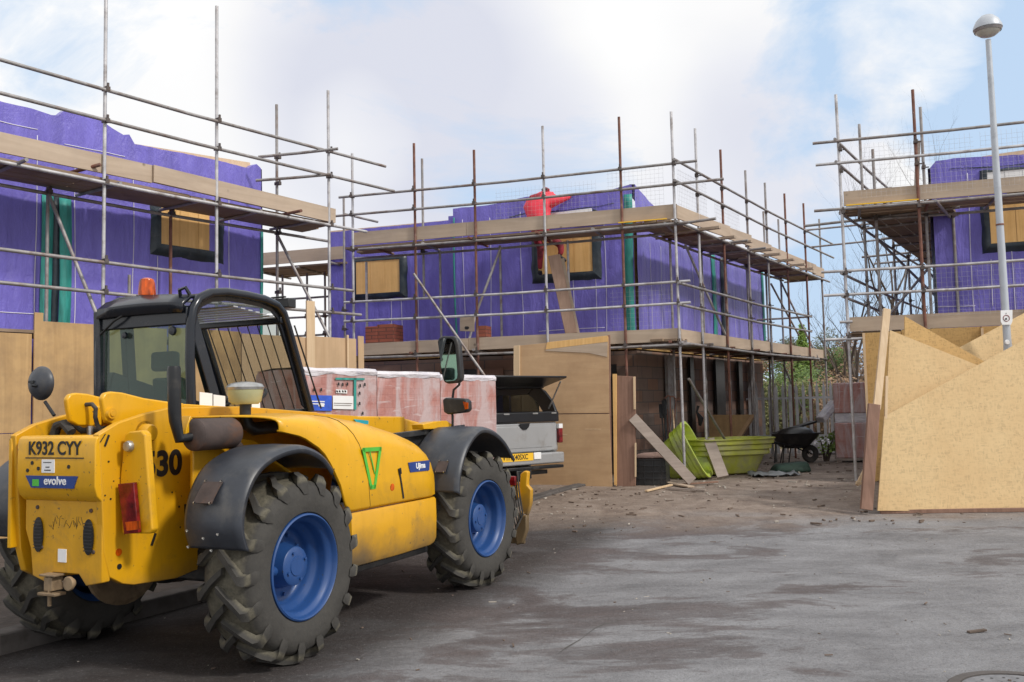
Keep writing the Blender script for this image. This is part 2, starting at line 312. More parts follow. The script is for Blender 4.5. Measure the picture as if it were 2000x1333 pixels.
# ---------------------------------------------------------------- ground, kerb, bank
def ground():
    xs=[-300,-150,-80,-45,-28]+[ -20+.4*i for i in range(101)]+[28,45,80,150,300]
    ys=[-60,-25,-8]+[ -2+.35*i for i in range(100)]+[36,42,50,70,110,200,420]
    P=[]
    for x in xs:
        row=[]
        for y in ys:
            z=gz(x,y)
            if 0<y<34 and abs(x)<21:
                k=min(1,max(0,(y-11.5)/3)); z+=k*.035*(noise.noise((x*.9,y*.9,1))) + .008*noise.noise((x*.4,y*.4,5))
            row.append((x,y,z))
        P.append(row)
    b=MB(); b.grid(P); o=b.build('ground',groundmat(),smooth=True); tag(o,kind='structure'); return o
def groundmat():
    m,nt,b=newmat('yard_ground'); L=nt.links
    v=cv(nt); vs=cv(nt,(.55,1.0,1),(0,0,.25))
    n1=noi(nt,vs,.85,10,.68,.7); n2=noi(nt,cv(nt,(.5,1.2,1),(0,0,.15)),2.3,8,.7,.4); n3=noi(nt,v,14,6,.7); n4=noi(nt,v,90,3,.6); n5=noi(nt,v,28,8,.8)
    grey=ramp(nt,noi(nt,vs,1.8,9,.72,.5),[(.26,(.125,.124,.130)),(.5,(.225,.224,.233)),(.75,(.325,.327,.340))])
    dark=ramp(nt,n2,[(.3,(.068,.056,.056)),(.7,(.135,.112,.110))])
    s=N(nt,'Math',operation='MULTIPLY_ADD'); L.new(n2,s.inputs[0]); s.inputs[1].default_value=.38; L.new(n1,s.inputs[2])
    # distance-based: more mud towards the buildings
    tc=N(nt,'TexCoord'); sp=N(nt,'SeparateXYZ'); L.new(tc.outputs['Object'],sp.inputs[0])
    my=N(nt,'MapRange'); my.inputs[1].default_value=6.5; my.inputs[2].default_value=11; my.inputs[3].default_value=0; my.inputs[4].default_value=.045; L.new(sp.outputs[1],my.inputs[0])
    mx=N(nt,'MapRange'); mx.inputs[1].default_value=3.5; mx.inputs[2].default_value=-.6; mx.inputs[3].default_value=-.085; mx.inputs[4].default_value=.065; L.new(sp.outputs[0],mx.inputs[0])
    a1=N(nt,'Math',operation='ADD'); L.new(s.outputs[0],a1.inputs[0]); L.new(my.outputs[0],a1.inputs[1])
    a2=N(nt,'Math',operation='ADD'); L.new(a1.outputs[0],a2.inputs[0]); L.new(mx.outputs[0],a2.inputs[1])
    col=mix(nt,ramp(nt,a2.outputs[0],[(.70,0),(.74,.6),(.82,.95)]),grey,dark)
    # wet mud left of the parked machine, with its cast shadow painted in
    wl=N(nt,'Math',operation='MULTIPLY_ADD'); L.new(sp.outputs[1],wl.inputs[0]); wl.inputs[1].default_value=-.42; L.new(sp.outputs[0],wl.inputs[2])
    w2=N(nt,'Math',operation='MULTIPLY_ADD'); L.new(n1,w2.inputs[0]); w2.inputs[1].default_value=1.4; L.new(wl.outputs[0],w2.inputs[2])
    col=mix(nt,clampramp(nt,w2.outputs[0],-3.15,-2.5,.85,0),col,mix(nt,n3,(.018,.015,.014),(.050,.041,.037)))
    # brown churned soil beyond
    bs=N(nt,'Math',operation='MULTIPLY_ADD'); L.new(n1,bs.inputs[0]); bs.inputs[1].default_value=3.0; L.new(sp.outputs[1],bs.inputs[2])
    soil=ramp(nt,noi(nt,v,3.2,8,.7,.5),[(.25,(.14,.10,.078)),(.5,(.27,.21,.168)),(.78,(.40,.335,.285))])
    col=mix(nt,clampramp(nt,bs.outputs[0],12.6,14.0,0,.92),col,soil)
    col=mix(nt,ramp(nt,n5,[(.34,.45),(.48,0)]),col,(.06,.055,.057)); col=mix(nt,ramp(nt,n5,[(.56,0),(.70,.45)]),col,(.36,.355,.36))
    # light chips and grit
    col=mix(nt,ramp(nt,noi(nt,v,46,2,.5),[(.735,0),(.755,.8)]),col,(.42,.40,.38))
    col=mix(nt,ramp(nt,n4,[(.3,.45),(.52,0)]),col,(.07,.065,.068))
    col=mix(nt,ramp(nt,noi(nt,cv(nt,(.35,1.4,1),(0,0,.1)),5,6,.75),[(.60,0),(.70,.6)]),col,(.085,.075,.075))
    L.new(col,b.inputs['Base Color'])
    L.new(ramp(nt,n2,[(.3,.62),(.7,.92)]),b.inputs['Roughness']); b.inputs['Specular IOR Level'].default_value=.22
    p=bump(nt,b,n2,.45,.06); p=bump(nt,b,n3,.5,.03,p); p=bump(nt,b,n5,.5,.012,p); bump(nt,b,n4,.35,.006,p); return m
def clampramp(nt,val,a,b_,fa,fb):
    m=N(nt,'MapRange'); m.clamp=True
    for i,x in ((1,a),(2,b_),(3,fa),(4,fb)): m.inputs[i].default_value=x
    nt.links.new(val,m.inputs[0]); return m.outputs[0]
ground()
# kerb running behind and beside the machine
def kerb():
    A=gnd(-250,1345); B=gnd(290,1205); d=(B-A).normalized(); n=Vector((-d.y,d.x,0)); b=MB(); t=-1.0; i=0
    while t<13:
        L=.9; p=A+d*t; q=A+d*(t+L-.012); j=.006*math.sin(i*7.3)
        k=max(0,(t-2.6)/9); h=.11*(1-k)+.03
        b.hexa([Vector((v.x,v.y,-.1)) for v in (p,q,q+n*.15,p+n*.15)],[Vector((v.x,v.y,z+gz(v.x,v.y)+j)) for v,z in ((p+n*.012,h-.012),(q+n*.012,h-.012),(q+n*.15,h),(p+n*.15,h))])
        t+=L; i+=1
    tag(b.build('kerb',MT['stone'],bevel=.012),kind='structure')
    b=MB(); h=.0
    P=[[Vector((v.x,v.y,gz(v.x,v.y)+.03+.07*max(0,1-tt/9)+.012*noise.noise((v.x,v.y,2)))) for v in [A+d*tt+n*(.15+k) for k in (0,.5,1.2,2.5,4.5)]] for tt in [-3+.6*i for i in range(20)]]
    b.grid(P); tag(b.build('verge',simple('verge_soil',(.060,.048,.043),.9,0,.35,3,(.11,.09,.08),.6,.5,dist=.03,fine=20),smooth=True),kind='structure')
kerb()
# rising bank far behind the site
bankm=simple('bank_soil',(.17,.115,.06),.95,0,.4,.7,(.10,.13,.035),.75,.6,dist=.3,fine=3)
def bankz(x,y):
    t=min(1,max(0,(y-25)/9)); return .25+2.0*t*t*(3-2*t)+.4*noise.noise((x*.25,y*.25,3))*t
P=[[(x,y,bankz(x,y)) for y in [24+.9*i for i in range(36)]] for x in [-14+1.0*i for i in range(60)]]
tag(MB().grid(P).build('bank',bankm,smooth=True),kind='structure')
# ---------------------------------------------------------------- scaffolds
TR=.0245
Z1,Z2=2.62,4.68            # ledger heights of the two lifts
def coupler(parent,p,ang=0):
    b=MB(); c,s=math.cos(ang),math.sin(ang)
    def q(x,y,z): return (p[0]+c*x-s*y,p[1]+s*x+c*y,p[2]+z)
    def bx(x0,x1,y0,y1,z0,z1): b.hexa([q(x0,y0,z0),q(x1,y0,z0),q(x1,y1,z0),q(x0,y1,z0)],[q(x0,y0,z1),q(x1,y0,z1),q(x1,y1,z1),q(x0,y1,z1)])
    bx(-.031,.031,-.031,.031,-.024,.024); bx(-.028,.028,-.085,-.03,-.028,.028); bx(.036,.085,-.012,.012,-.008,.008); bx(-.012,.012,-.085,-.06,.03,.075)
    return b.build('coupler',MT['coupler'],parent)
def pole(sc_,p,z0,z1,mat='galv',zs=(),lean=(0,0)):
    q=(p[0]+lean[0],p[1]+lean[1],z1); b=MB().tube([(p[0],p[1],z0),((p[0]+q[0])/2,(p[1]+q[1])/2,(z0+z1)/2),q],TR,10)
    o=b.build('pole',MT[mat],sc_,True)
    for z in zs:
        if z<z1: coupler(o,(p[0],p[1],z),sc_.rotation_euler.z)
    return o
def rail(sc_,p,q,mat='galv',r=TR,name='rail'):
    p=Vector(p);q=Vector(q); m=(p+q)/2; m.z-=.004*(q-p).length
    return MB().tube([p,m,q],r,10).build(name,MT[mat],sc_,True)
def deck(sc_,L,t0,t1,k0,k1,z,mat='deckx',seed=0,name='deck_board',transoms=True,over=.25,sgn=1):
    R=random.Random(seed); n=max(1,int(round(abs(k1-k0)/.235)))
    for i in range(n):
        k=k0+(k1-k0)*(i+.5)/n; t=t0-R.uniform(0,.1); 
        while t<t1-.2:
            ln=min(R.choice([2.4,3.0,3.9]),t1-t+R.uniform(.0,.12)); zz=z+.03+R.uniform(-.006,.006)
            Lk=L.off(k); MB().beam(Lk.pt(t,zz),Lk.pt(t+ln-.015,zz+R.uniform(-.01,.01)),.222,.038).build(name,MT[mat],sc_)
            t+=ln
    if transoms:
        t=t0+.15
        while t<t1:
            a=k0-sgn*R.choice([.1,.12,over,over*1.6]); Lx=L.off(a); Ly=L.off(k1+sgn*.12)
            tt=t+R.uniform(-.06,.06); rail(sc_,Lx.pt(tt,z-.025+.02),Ly.pt(tt+R.uniform(-.05,.05),z-.005),R.choice(['rust','galvd','galvd']),name='transom')
            t+=R.uniform(1.0,1.35)
def toe(sc_,L,t0,t1,z0,h=.225,mat='toe',seed=0):
    R=random.Random(seed); t=t0
    while t<t1-.05:
        ln=min(3.9,t1-t); j=R.uniform(-.012,.012); o=R.choice([0,.0,.012]); Lk=L.off(o)
        MB().beam(Lk.pt(t,z0+h/2+j),Lk.pt(t+ln-.006,z0+h/2+j+R.uniform(-.01,.01)),.038,h).build('toe_board',MT[mat],sc_); t+=ln
def guard(sc_,L,t0,t1,z0,z1,sp=.075):
    b=MB(); t=t0; r=.0010
    while t<=t1: p=L.pt(t,z0); b.beam(p,L.pt(t,z1),r*2,r*2); t+=sp
    z=z0
    while z<=z1: b.beam(L.pt(t0,z),L.pt(t1,z),r*2,r*2); z+=sp
    b.build('mesh_guard',MT['galv'],sc_)
ang=lambda d: math.atan2(d[1],d[0])
ZR=(3.27,3.64); ZT=(5.40,5.78)
# --- left
S1=thing('scaffold','steel tube scaffold with timber decks along the purple house behind the yellow telehandler','scaffold',(LL.A.x,LL.A.y,0),ang(DL))
o1=LL.off(-.055)
for px,zt,mt in ((203,7.95,'galv'),(423,7.68,'galv'),(643,6.98,'galv')):
    p=LL.col(px,4.3); pole(S1,p,0.,zt,mt,(3.22,3.62,Z2,5.5,5.93))
p=LL.col(-190,4); pole(S1,p,0.,7.6,'galv',(3.22,3.62,Z2))
def T(L,px,z): return L.t(L.col(px,z))
for z,px0,px1,mt in ((5.93,-260,753,'galvd'),(5.52,-260,770,'galvd'),(3.62,-260,690,'galvd'),(3.22,-260,705,'galvd'),(Z2,-260,716,'galv')):
    rail(S1,o1.col(px0,z),o1.col(px1,z),mt)
inn=LL.off(.85)
rail(S1,inn.col(-260,4.62),inn.col(640,4.62),'galvd')
tL0,tL1=T(LL,-220,4.7),T(LL,655,4.7)
deck(S1,LL,tL0,tL1,.07,.92,4.70,seed=3,over=.35)
toe(S1,LL.off(.05),tL0+.1,T(LL,300,4.9),4.82,.25,seed=1); 
MB().beam(LL.off(.02).pt(T(LL,300,4.9),4.935),LL.off(.02).pt(tL1,4.86),.06,.24).build('toe_board',MT['toe'],S1)
for px,z0,z1,mt in ((92,0,4.72,'galvd'),(333,0,4.7,'rust'),(253,2.6,3.62,'galvd')): pole(S1,inn.col(px,3.8),z0,z1,mt,(4.62,))
p=inn.col(541,5.); pole(S1,p,0,inn.hit(541,205).z,'galvd',(3.2,3.6,4.6,5.45,5.9))
rail(S1,inn.hit(92,372),LL.off(-.1).hit(192,622),'galvd',name='brace'); rail(S1,inn.hit(541,458),LL.off(-.12).hit(648,668),'galvd',name='brace')
a=inn.hit(505,307); bq=LL.off(-.35).hit(660,291); rail(S1,a,bq,'galvd'); rail(S1,inn.hit(500,353),LL.off(-.2).hit(647,341),'galvd')
rail(S1,inn.hit(520,425),LL.off(-.5).hit(588,412),'rust',name='transom'); rail(S1,LL.off(.4).hit(120,342),LL.off(-.06).hit(196,322),'rust',name='transom')
deck(S1,LL,tL0,tL1,.07,.92,2.62,seed=5,transoms=False)
# --- middle
S2=thing('scaffold','steel tube scaffold wrapping the corner of the middle purple house, red worker standing inside it','scaffold',(LM.A.x,LM.A.y,.28),ang(D1)-math.pi)
om=LM.off(.055); omr=LMR.off(-.055)
allz=(Z1,3.30,3.67,Z2,5.37,5.73)
pole(S2,LM.A,.28,LM.hit(1319,218).z,'galv',allz,(-.02,.0))
for px,py,mt,z0 in ((690,300,'galv',.28),(812,280,'rust',.28),(930,293,'rust',.28),(1066,246,'galv',2.66),(1217,228,'rust',.28)):
    p=LM.col(px,4.2); pole(S2,p,z0,LM.hit(px,py).z,mt,allz)
for px,py,mt in ((1369,257,'galv'),(1418,298,'rust'),(1466,338,'galvd'),(1504,362,'galvd'),(1542,383,'rust'),(1579,402,'rust'),(1609,432,'galvd')):
    p=LMR.col(px,3.6); pole(S2,p,.28,LMR.hit(px-3,py).z,mt,allz if px<1600 else (Z1,Z2))
for z,x0,x1,mt in ((5.73,662,1374,'galvd'),(5.37,655,1422,'galvd'),(3.67,672,1348,'galv'),(3.30,672,1349,'galv'),(Z2,700,1345,'galvd'),(Z1-.03,700,1350,'galvd')):
    rail(S2,om.col(x0,z),om.col(x1,z) if x1<1360 else om.pt(-(x1-1330)/110.,z),mt)
for z,x1,mt in ((5.78,1626,'galvd'),(5.41,1628,'galvd'),(3.64,1585,'galvd'),(3.27,1585,'galvd'),(Z2+.02,1620,'galvd'),(Z1,1600,'galvd')):
    rail(S2,omr.pt(-.12,z),omr.col(x1,z),mt)
iM=LM.off(-.72); iR=LMR.off(.72)
rail(S2,iM.pt(.3,Z2-.03),iM.col(690,Z2-.03),'galvd'); rail(S2,iR.pt(.5,Z2-.03),iR.pt(8.6,Z2-.03),'galvd')
tM=T(LM,672,4.8); tR=T(LMR,1606,4.8); tR1=T(LMR,1612,2.8)
deck(S2,LM,0,tM,-.05,-.72,Z2+.03,seed=11,sgn=-1); deck(S2,LMR,-.05,tR,.05,.8,Z2+.03,seed=12,sgn=1,over=.45)
deck(S2,LM,0,T(LM,700,2.8),-.05,-1.15,Z1+.03,seed=13,sgn=-1,transoms=True,over=.12); deck(S2,LMR,-.05,tR1,.05,1.15,Z1+.03,seed=14,sgn=1,over=.12)
toe(S2,LM.off(-.045),-.02,T(LM,690,4.8),4.79,.25,seed=4); Rk=random.Random(6); t=.02
while t<tR-.2:
    ln=min(Rk.uniform(1.1,1.5),tR-t); j=Rk.uniform(-.02,.015)
    MB().beam(LMR.off(.05).pt(t,4.915+j),LMR.off(Rk.uniform(-.06,.0)).pt(t+ln+.06,4.905+j+Rk.uniform(-.02,.01)),.034,.235).build('toe_board',MT['toe'],S2); t+=ln
for t in (.9,2.0,2.7,3.9,4.6,5.6,6.5,7.3):
    MB().beam(LMR.off(-.35-.12*(t%1)).pt(t,4.70),LMR.off(.5).pt(t+.05,4.72),.10,.045).build('putlog',MT['toe'],S2)
MB().beam(LM.off(.03).pt(.15,4.775),LM.off(.03).pt(1.0,4.775),.05,.02).build('edge_strip',MT['plate'],S2)
toe(S2,LM.off(-.045),-.02,T(LM,705,2.8),2.66,.225,seed=7); toe(S2,LMR.off(.045),.02,tR1,2.66,.215,seed=8)
for px,y0,y1,mt in ((828,310,560,'galvd'),(862,490,662,'galvd'),(980,480,655,'galvd'),(1111,470,560,'galv'),(717,512,655,'galv')):
    a=iM.hit(px,y0); c=iM.hit(px,y1); pole(S2,c,c.z-.2,a.z,mt,(Z2,))
for t in (1.4,3.0,4.4,5.8,7.2,8.4):
    p=iR.pt(t,0); pole(S2,p,.28,4.7 if t<7 else 6.2,'galvd',(Z1,Z2))
for (x0,y0),(x1,y1),mt in (((808,535),(952,742),'galvd'),((978,484),(930,612),'galvd'),((930,612),(908,695),'galv')):
    rail(S2,LM.off(.11 if x0==808 else -.3).hit(x0,y0),LM.off(.11 if x0==808 else -.1).hit(x1,y1),mt,name='brace')
for (x0,y0),(x1,y1),o0,o1_ in (((1338,478),(1425,672),.6,.05),((1520,540),(1600,705),.75,.0),((1345,740),(1462,935),.2,-.1),((1506,555),(1560,655),.7,.7),((1530,712),(1612,905),.6,.1)):
    rail(S2,LMR.off(o0).hit(x0,y0),LMR.off(o1_).hit(x1,y1),'galvd',name='brace')
rail(S2,(LMR.pt(8.2,3.64)),LMR.pt(8.2,3.64)+Vector((-2.6,.9,0)),'galvd'); rail(S2,LMR.pt(8.5,5.41),LMR.pt(8.5,5.41)+Vector((2.3,-.8,0.1)),'galvd'); rail(S2,LMR.pt(8.1,5.78),LMR.pt(8.1,5.78)+Vector((3.0,-1.,0.1)),'galvd')
guard(S2,LM.off(-.03),1.4,3.3,4.85,5.6); guard(S2,LM.off(-.03),.2,1.2,4.85,5.75); guard(S2,LM.off(-.03),.1,1.2,2.8,3.6); guard(S2,LMR.off(.03),.2,1.6,4.85,5.7); guard(S2,LMR.off(.03),2.0,3.4,4.85,5.5)
# set-back run further left
LM2=LM.off(-1.45)
S2b=thing('scaffold','short pale scaffold platform seen in the gap between the left and middle houses','scaffold',tuple(LM2.col(660,.28)),ang(D1)-math.pi)
ta_,tb_=T(LM2,672,4.8),T(LM2,490,4.8)
toe(S2b,LM2,ta_,tb_,4.80,.27,seed=9); deck(S2b,LM2,ta_,tb_,-.05,-1.3,4.70,seed=21,sgn=-1)
for px,z1,mt in ((673,6.1,'galvd'),(552,4.7,'galvd'),(600,4.7,'galvd'),(635,4.7,'galvd')): pole(S2b,LM2.off(-.9 if px<670 else 0).col(px,4),.28,z1,mt,(3.3,3.7))
for z in (3.3,3.72,4.15,2.9): rail(S2b,LM2.off(-.9).col(500,z),LM2.off(-.9).col(700,z),'galvd')
rail(S2b,LM2.off(-.9).col(690,5.22),LM2.off(-.9).col(760,5.3),'galvd'); rail(S2b,LM2.off(.3).hit(672,418),LM2.off(.3).hit(738,434),'galvd')
for z in (2.62,): deck(S2b,LM2,ta_,tb_,-.05,-1.3,z,seed=22,sgn=-1,transoms=False)
# --- right
S3=thing('scaffold','steel tube scaffold on the right around the purple house behind the lamp post','scaffold',(LR.A.x,LR.A.y,.28),ang((.9504,-.311)))
orr=LR.off(-.055)
pole(S3,LR.A,.28,LR.hit(1638,185).z,'galv',allz,(-.03,0))
for px,zt,mt in ((1799,6.60,'rust'),(2010,3.2,'rust'),(2150,6.5,'rust')): pole(S3,LR.col(px,4),.28,zt,mt,allz)
for z,x0,x1,mt in ((5.87,1587,2150,'galvd'),(5.50,1593,2150,'galv'),(3.70,1604,2150,'galv'),(3.31,1609,2150,'galv')): rail(S3,orr.col(x0,z),orr.col(x1,z),mt)
rail(S3,orr.col(1590,Z2+.05),orr.col(2150,Z2+.06),'galvd'); rail(S3,orr.col(1612,2.58),orr.col(2150,2.58),'galv'); rail(S3,orr.col(1640,2.86),orr.col(1665,2.86),'galv')
inR=LR.off(.85); tX=T(LR,2140,4)
rail(S3,inR.pt(.2,Z2),inR.pt(tX,Z2),'galvd')
deck(S3,LR,.05,tX,.05,.85,Z2+.06,seed=31,over=.2); deck(S3,LR,.05,tX,.05,.85,Z1+.03,seed=32,transoms=False)
toe(S3,LR.off(.04),.02,tX,4.80,.24,seed=3); toe(S3,LR.off(.04),.02,tX,2.70,.235,seed=5,mat='toe')
oRR=LRR
for t,mt,zt in ((1.55,'galvd',6.55),(2.6,'galvd',6.2),(4.2,'galvd',5.9),(5.8,'galvd',4.7),(7.4,'galvd',4.7)):
    pole(S3,LRR.pt(t,0),.28,zt,mt,(3.3,3.7,Z2)); pole(S3,LRR.off(-1.45).pt(t,0),.28,4.7,mt,(Z2,))
pole(S3,inR.col(1813,4),.28,inR.hit(1813,208).z,'galvd',(Z2,5.5)); pole(S3,inR.col(1715,4),.28,5.9,'galvd',(Z2,))
for z,mt in ((5.90,'galvd'),(5.52,'galvd'),(3.66,'galvd'),(3.28,'galvd')): rail(S3,LRR.off(.055).pt(-.1,z),LRR.off(.055).pt(5.2 if z>5 else 8,z),mt)
rail(S3,LRR.off(.05).pt(0,Z2),LRR.off(.05).pt(8,Z2),'galvd'); rail(S3,LRR.off(-1.4).pt(0,Z2),LRR.off(-1.4).pt(8,Z2),'galvd')
deck(S3,LRR,.9,8.0,-.05,-1.5,Z2+.05,seed=33,sgn=-1,over=.6)
for t0,k0,z0,t1,k1,z1 in ((1.6,0,2.7,2.7,-1.4,4.6),(2.7,0,4.6,4.2,-1.4,2.8),(4.2,0,2.8,5.8,0,4.6),(1.6,-1.4,4.6,4.2,-1.4,2.8),(5.8,-.2,4.6,7.4,-1.3,2.8)):
    rail(S3,LRR.off(k0).pt(t0,z0),LRR.off(k1).pt(t1,z1),'galvd',name='brace')
MB().beam(LR.off(.3).hit(1790,372),LR.off(.3).hit(1793,276),.07,.07).build('post',MT['greywood'],S3)
MB().beam(LR.off(-.02).pt(.05,4.785),LR.off(-.02).pt(1.15,4.785),.05,.02).build('edge_strip',MT['plate'],S3)
guard(S3,LR.off(.02),.3,2.0,4.9,5.8); guard(S3,LR.off(.02),2.1,3.2,4.9,5.8); guard(S3,LR.off(.02),1.2,3.2,2.9,3.7)
# ---------------------------------------------------------------- houses
def interp(P,x):
    if x<=P[0][0]: return P[0][1]
    for (a,b_),(c,d_) in zip(P,P[1:]):
        if x<=c: return b_+(d_-b_)*(x-a)/(c-a+1e-9)
    return P[-1][1]
def dsp(t,z,sd):
    return .05+.036*noise.noise((t*1.3,z*.35,sd))+.012*noise.noise((t*2.2+z*1.6,z*1.1-t,sd+2))+.014*noise.noise((t*4.,z*.6,sd+9))+.006*noise.noise((t*9,z*2.5,sd+4))
def membrane(H,L,t0,t1,z0,top,sg,sd,name='membrane',mat='purple',roll=.12):
    nx=max(2,int(abs(t1-t0)/.09)); nz=34; P=[]
    for i in range(nx+1):
        t=t0+(t1-t0)*i/nx; zt=interp(top,t) if not callable(top) else top(t); row=[]
        for j in range(nz+1):
            z=z0+(zt-z0)*j/nz; d=dsp(t,z,sd)
            if j==nz: z+=.012*noise.noise((t*6,0,sd))
            p=L.pt(t,z)+L.n*sg*d; row.append(p)
        p=L.pt(t,zt+.015)-L.n*sg*.06; row.append(p); row.append(L.pt(t,zt-.12)-L.n*sg*roll)
        P.append(row)
    return MB().grid(P).build(name,MT[mat],H,True)
def tape(H,L,t,z0,z1,sg,sd,w=.012,mat='tape',name='tape_line',up=.006):
    P=[]; n=20
    for j in range(n+1):
        z=z0+(z1-z0)*j/n
        tt=t+.012*math.sin(z*2+t*5)
        P.append([L.pt(tt+k*w/2,z)+L.n*sg*(dsp(tt+k*w/2,z,sd)+up) for k in (-1,1)])
    return MB().grid(P).build(name,MT[mat],H,True,solid=.003)
def htape(H,L,t0,t1,z,sg,sd,w=.012):
    n=int(abs(t1-t0)/.1)+2; P=[]
    for i in range(n+1):
        t=t0+(t1-t0)*i/n; P.append([L.pt(t,z+k*w/2+.012*math.sin(t*1.7))+L.n*sg*(dsp(t,z+k*w/2,sd)+.006) for k in (-1,1)])
    return MB().grid(P).build('tape_line',MT['tape'],H,True,solid=.003)
def window(H,L,pa,pb,sg,sd,m=(.17,.2,.13,.19),mat='winboard',flap=None):
    a=L.hit(*pa); c=L.hit(*pb); t0,t1=sorted((L.t(a),L.t(c))); z0,z1=sorted((a.z,c.z)); 
    w=bpy.data.objects.new('window',None); COL.objects.link(w); w.parent=H; WM[w.name]=WM[H.name]
    n=L.n*sg; b=MB()
    def slab(ta,tb_,za,zb,d0,d1,bb):
        bb.hexa([L.pt(ta,za)+n*d0,L.pt(tb_,za)+n*d0,L.pt(tb_,za)+n*d1,L.pt(ta,za)+n*d1],[L.pt(ta,zb)+n*d0,L.pt(tb_,zb)+n*d0,L.pt(tb_,zb)+n*d1,L.pt(ta,zb)+n*d1])
    # crumpled black surround: ring grid
    P=[]; N_=40
    for i in range(N_+1):
        f=4*i/N_; k=int(f)%4; u=f-int(f) if i<N_ else 0
        ex=[(-m[0],-m[3]),(m[1],-m[3]),(m[1],m[2]),(-m[0],m[2])]
        ci=[(t0,z0),(t1,z0),(t1,z1),(t0,z1)]; A=ci[k];B=ci[(k+1)%4];EA=ex[k];EB=ex[(k+1)%4]
        it=A[0]+(B[0]-A[0])*u; iz=A[1]+(B[1]-A[1])*u; et=A[0]+EA[0]+(B[0]+EB[0]-A[0]-EA[0])*u; ez=A[1]+EA[1]+(B[1]+EB[1]-A[1]-EA[1])*u
        jt=.03*noise.noise((et*5,ez*5,sd+i*.1)); row=[]
        for q in (0,.03,.35,.7,1):
            t=it+(et+jt-it)*q; z=iz+(ez+jt-iz)*q; d=(.095 if q<.5 else .075+.02*noise.noise((t*6,z*6,sd))) if 0<q<1 else (.04 if q==0 else dsp(t,z,sd)-.035)
            row.append(L.pt(t,z)+n*(d+.028))
        P.append(row)
    MB().grid(P).build('surround',MT['blackmem'],w,True)
    bd=MB(); k=3; 
    for i in range(k):
        ta=t0+(t1-t0)*i/k; slab(ta+.002,ta+(t1-t0)/k-.002,z0,z1,.03,.108+.003*i,bd)
    bd.build('window_board',MT[mat],w)
    if flap: b=MB(); slab(*flap(t0,t1),z0-.01,z1,.112,.122,b); b.build('membrane_flap',MT['purple'],w)
    return (t0,t1,z0,z1)
def stitches(H,L,t0,t1,topf,dz,sg,sd):
    b=MB(); t=t0; R=random.Random(sd)
    while t<t1:
        z=topf(t)-dz+.03*math.sin(t*2.1); l=.06
        b.beam(L.pt(t,z)+L.n*sg*(dsp(t,z,sd)+.008),L.pt(t+l,z+.004)+L.n*sg*(dsp(t+l,z,sd)+.008),.004,.013+.006*math.sin(t*9),(0,0,1)); t+=l
    b.build('staple_line',MT['blackmem'],H,weld=True)
# left house
H1=thing('house','purple membrane clad house under construction on the left, teal strips beside its window','house',(LL.A.x,LL.A.y,0),ang(DL))
W1=LL.off(1.2); tA,tB=T(W1,-260,4),T(W1,507,5)
tp=[(W1.t(W1.hit(x,y)),W1.hit(x,y).z) for x,y in ((-150,165),(0,200),(60,214),(100,228),(112,228),(122,218),(185,232),(238,266),(247,259),(256,282),(300,291),(400,310),(482,330),(496,320),(506,330))]
membrane(H1,W1,tA,tB,0.2,tp,-1,1)
E1=Line(W1.pt(tB,0),(-.8064,.5913)); membrane(H1,E1,0,6,.2,[(0,tp[-1][1]),(6,5.6)],-1 if E1.n.dot(Vector((.59,.8,0)))<0 else 1,2)
F=[W1.off(.03).pt(tA,.0),W1.off(.03).pt(tB-.05,0),W1.off(7).pt(tB-.05,0),W1.off(7).pt(tA,0)]
MB().prism([Vector((p.x,p.y,2.6)) for p in F],(0,0,2.9)).build('frame_wall',MT['osb2'],H1)
MB().prism(F,(0,0,2.59)).build('ground_wall',MT['block'],H1)
MB().beam(W1.off(.1).pt(T(W1,256,5),5.64),W1.off(.1).pt(tB-.15,5.79),.09,.10).build('wall_plate',MT['newwood'],H1)
for px in (67,143,254,443): t=T(W1,px,4.4); tape(H1,W1,t,2.7,interp(tp,t)-.35 if px!=143 else 5.3,-1,1)
t=T(W1,301,3.8); tape(H1,W1,t,2.7,4.0,-1,1)
htape(H1,W1,T(W1,-100,5.5),T(W1,70,5.5),5.55,-1,1); htape(H1,W1,T(W1,122,5.4),T(W1,240,5.4),5.42,-1,1); htape(H1,W1,T(W1,-60,3.),T(W1,75,3),3.0,-1,1)
for px,w in ((86,.16),(122,.17),(506,.05)):
    t=T(W1,px,3.8); tape(H1,W1,t,.3 if px>500 else 1,4.66,-1,1,w,'teal','corner_strip',.02)
t=T(W1,104,3.8); tape(H1,W1,t,1,4.66,-1,1,.09,'blackmem','cavity_strip',.012)
window(H1,W1,(307,402),(413,493),-1,1,flap=lambda a,b_:(b_-.12,b_-.01))
stitches(H1,W1,T(W1,262,5.3),T(W1,490,5.4),lambda t:interp(tp,t),.42,-1,1)
# middle house
H2=thing('house','purple membrane clad middle house under construction behind the red worker','house',(wc0:=(LM.A+(Vector((*D1,0))+Vector((*D2,0)))*1.3)).to_tuple()[:2]+(.28,),ang(D1)-math.pi)
WMf=Line(wc0,D1); WMr=Line(wc0,D2); sM=1; sR=-1   # outward = toward camera
tS=T(WMf,888,5.); 
tpm=[(WMf.t(WMf.hit(x,y)),WMf.hit(x,y).z) for x,y in ((1244,360),(1225,364),(1170,378),(1100,384),(1030,386),(1000,393),(940,404),(888,409))]
membrane(H2,WMf,0,tS,2.74,tpm,sM,5); 
tE=T(WMr,1491,3.6); tpr=[(0,tpm[0][1]),(.35,5.62),(1.0,5.42),(1.6,5.3),(tE,5.3)]
membrane(H2,WMr,0,tE,2.74,tpr,sR,6)
WLo=WMf.off(-.35); tL=T(WLo,643,5); 
tpl=[(tS,WLo.hit(888,431).z),(tL,WLo.hit(645,455).z)]
membrane(H2,WLo,tS-.1,tL,2.74,tpl,sM,7)
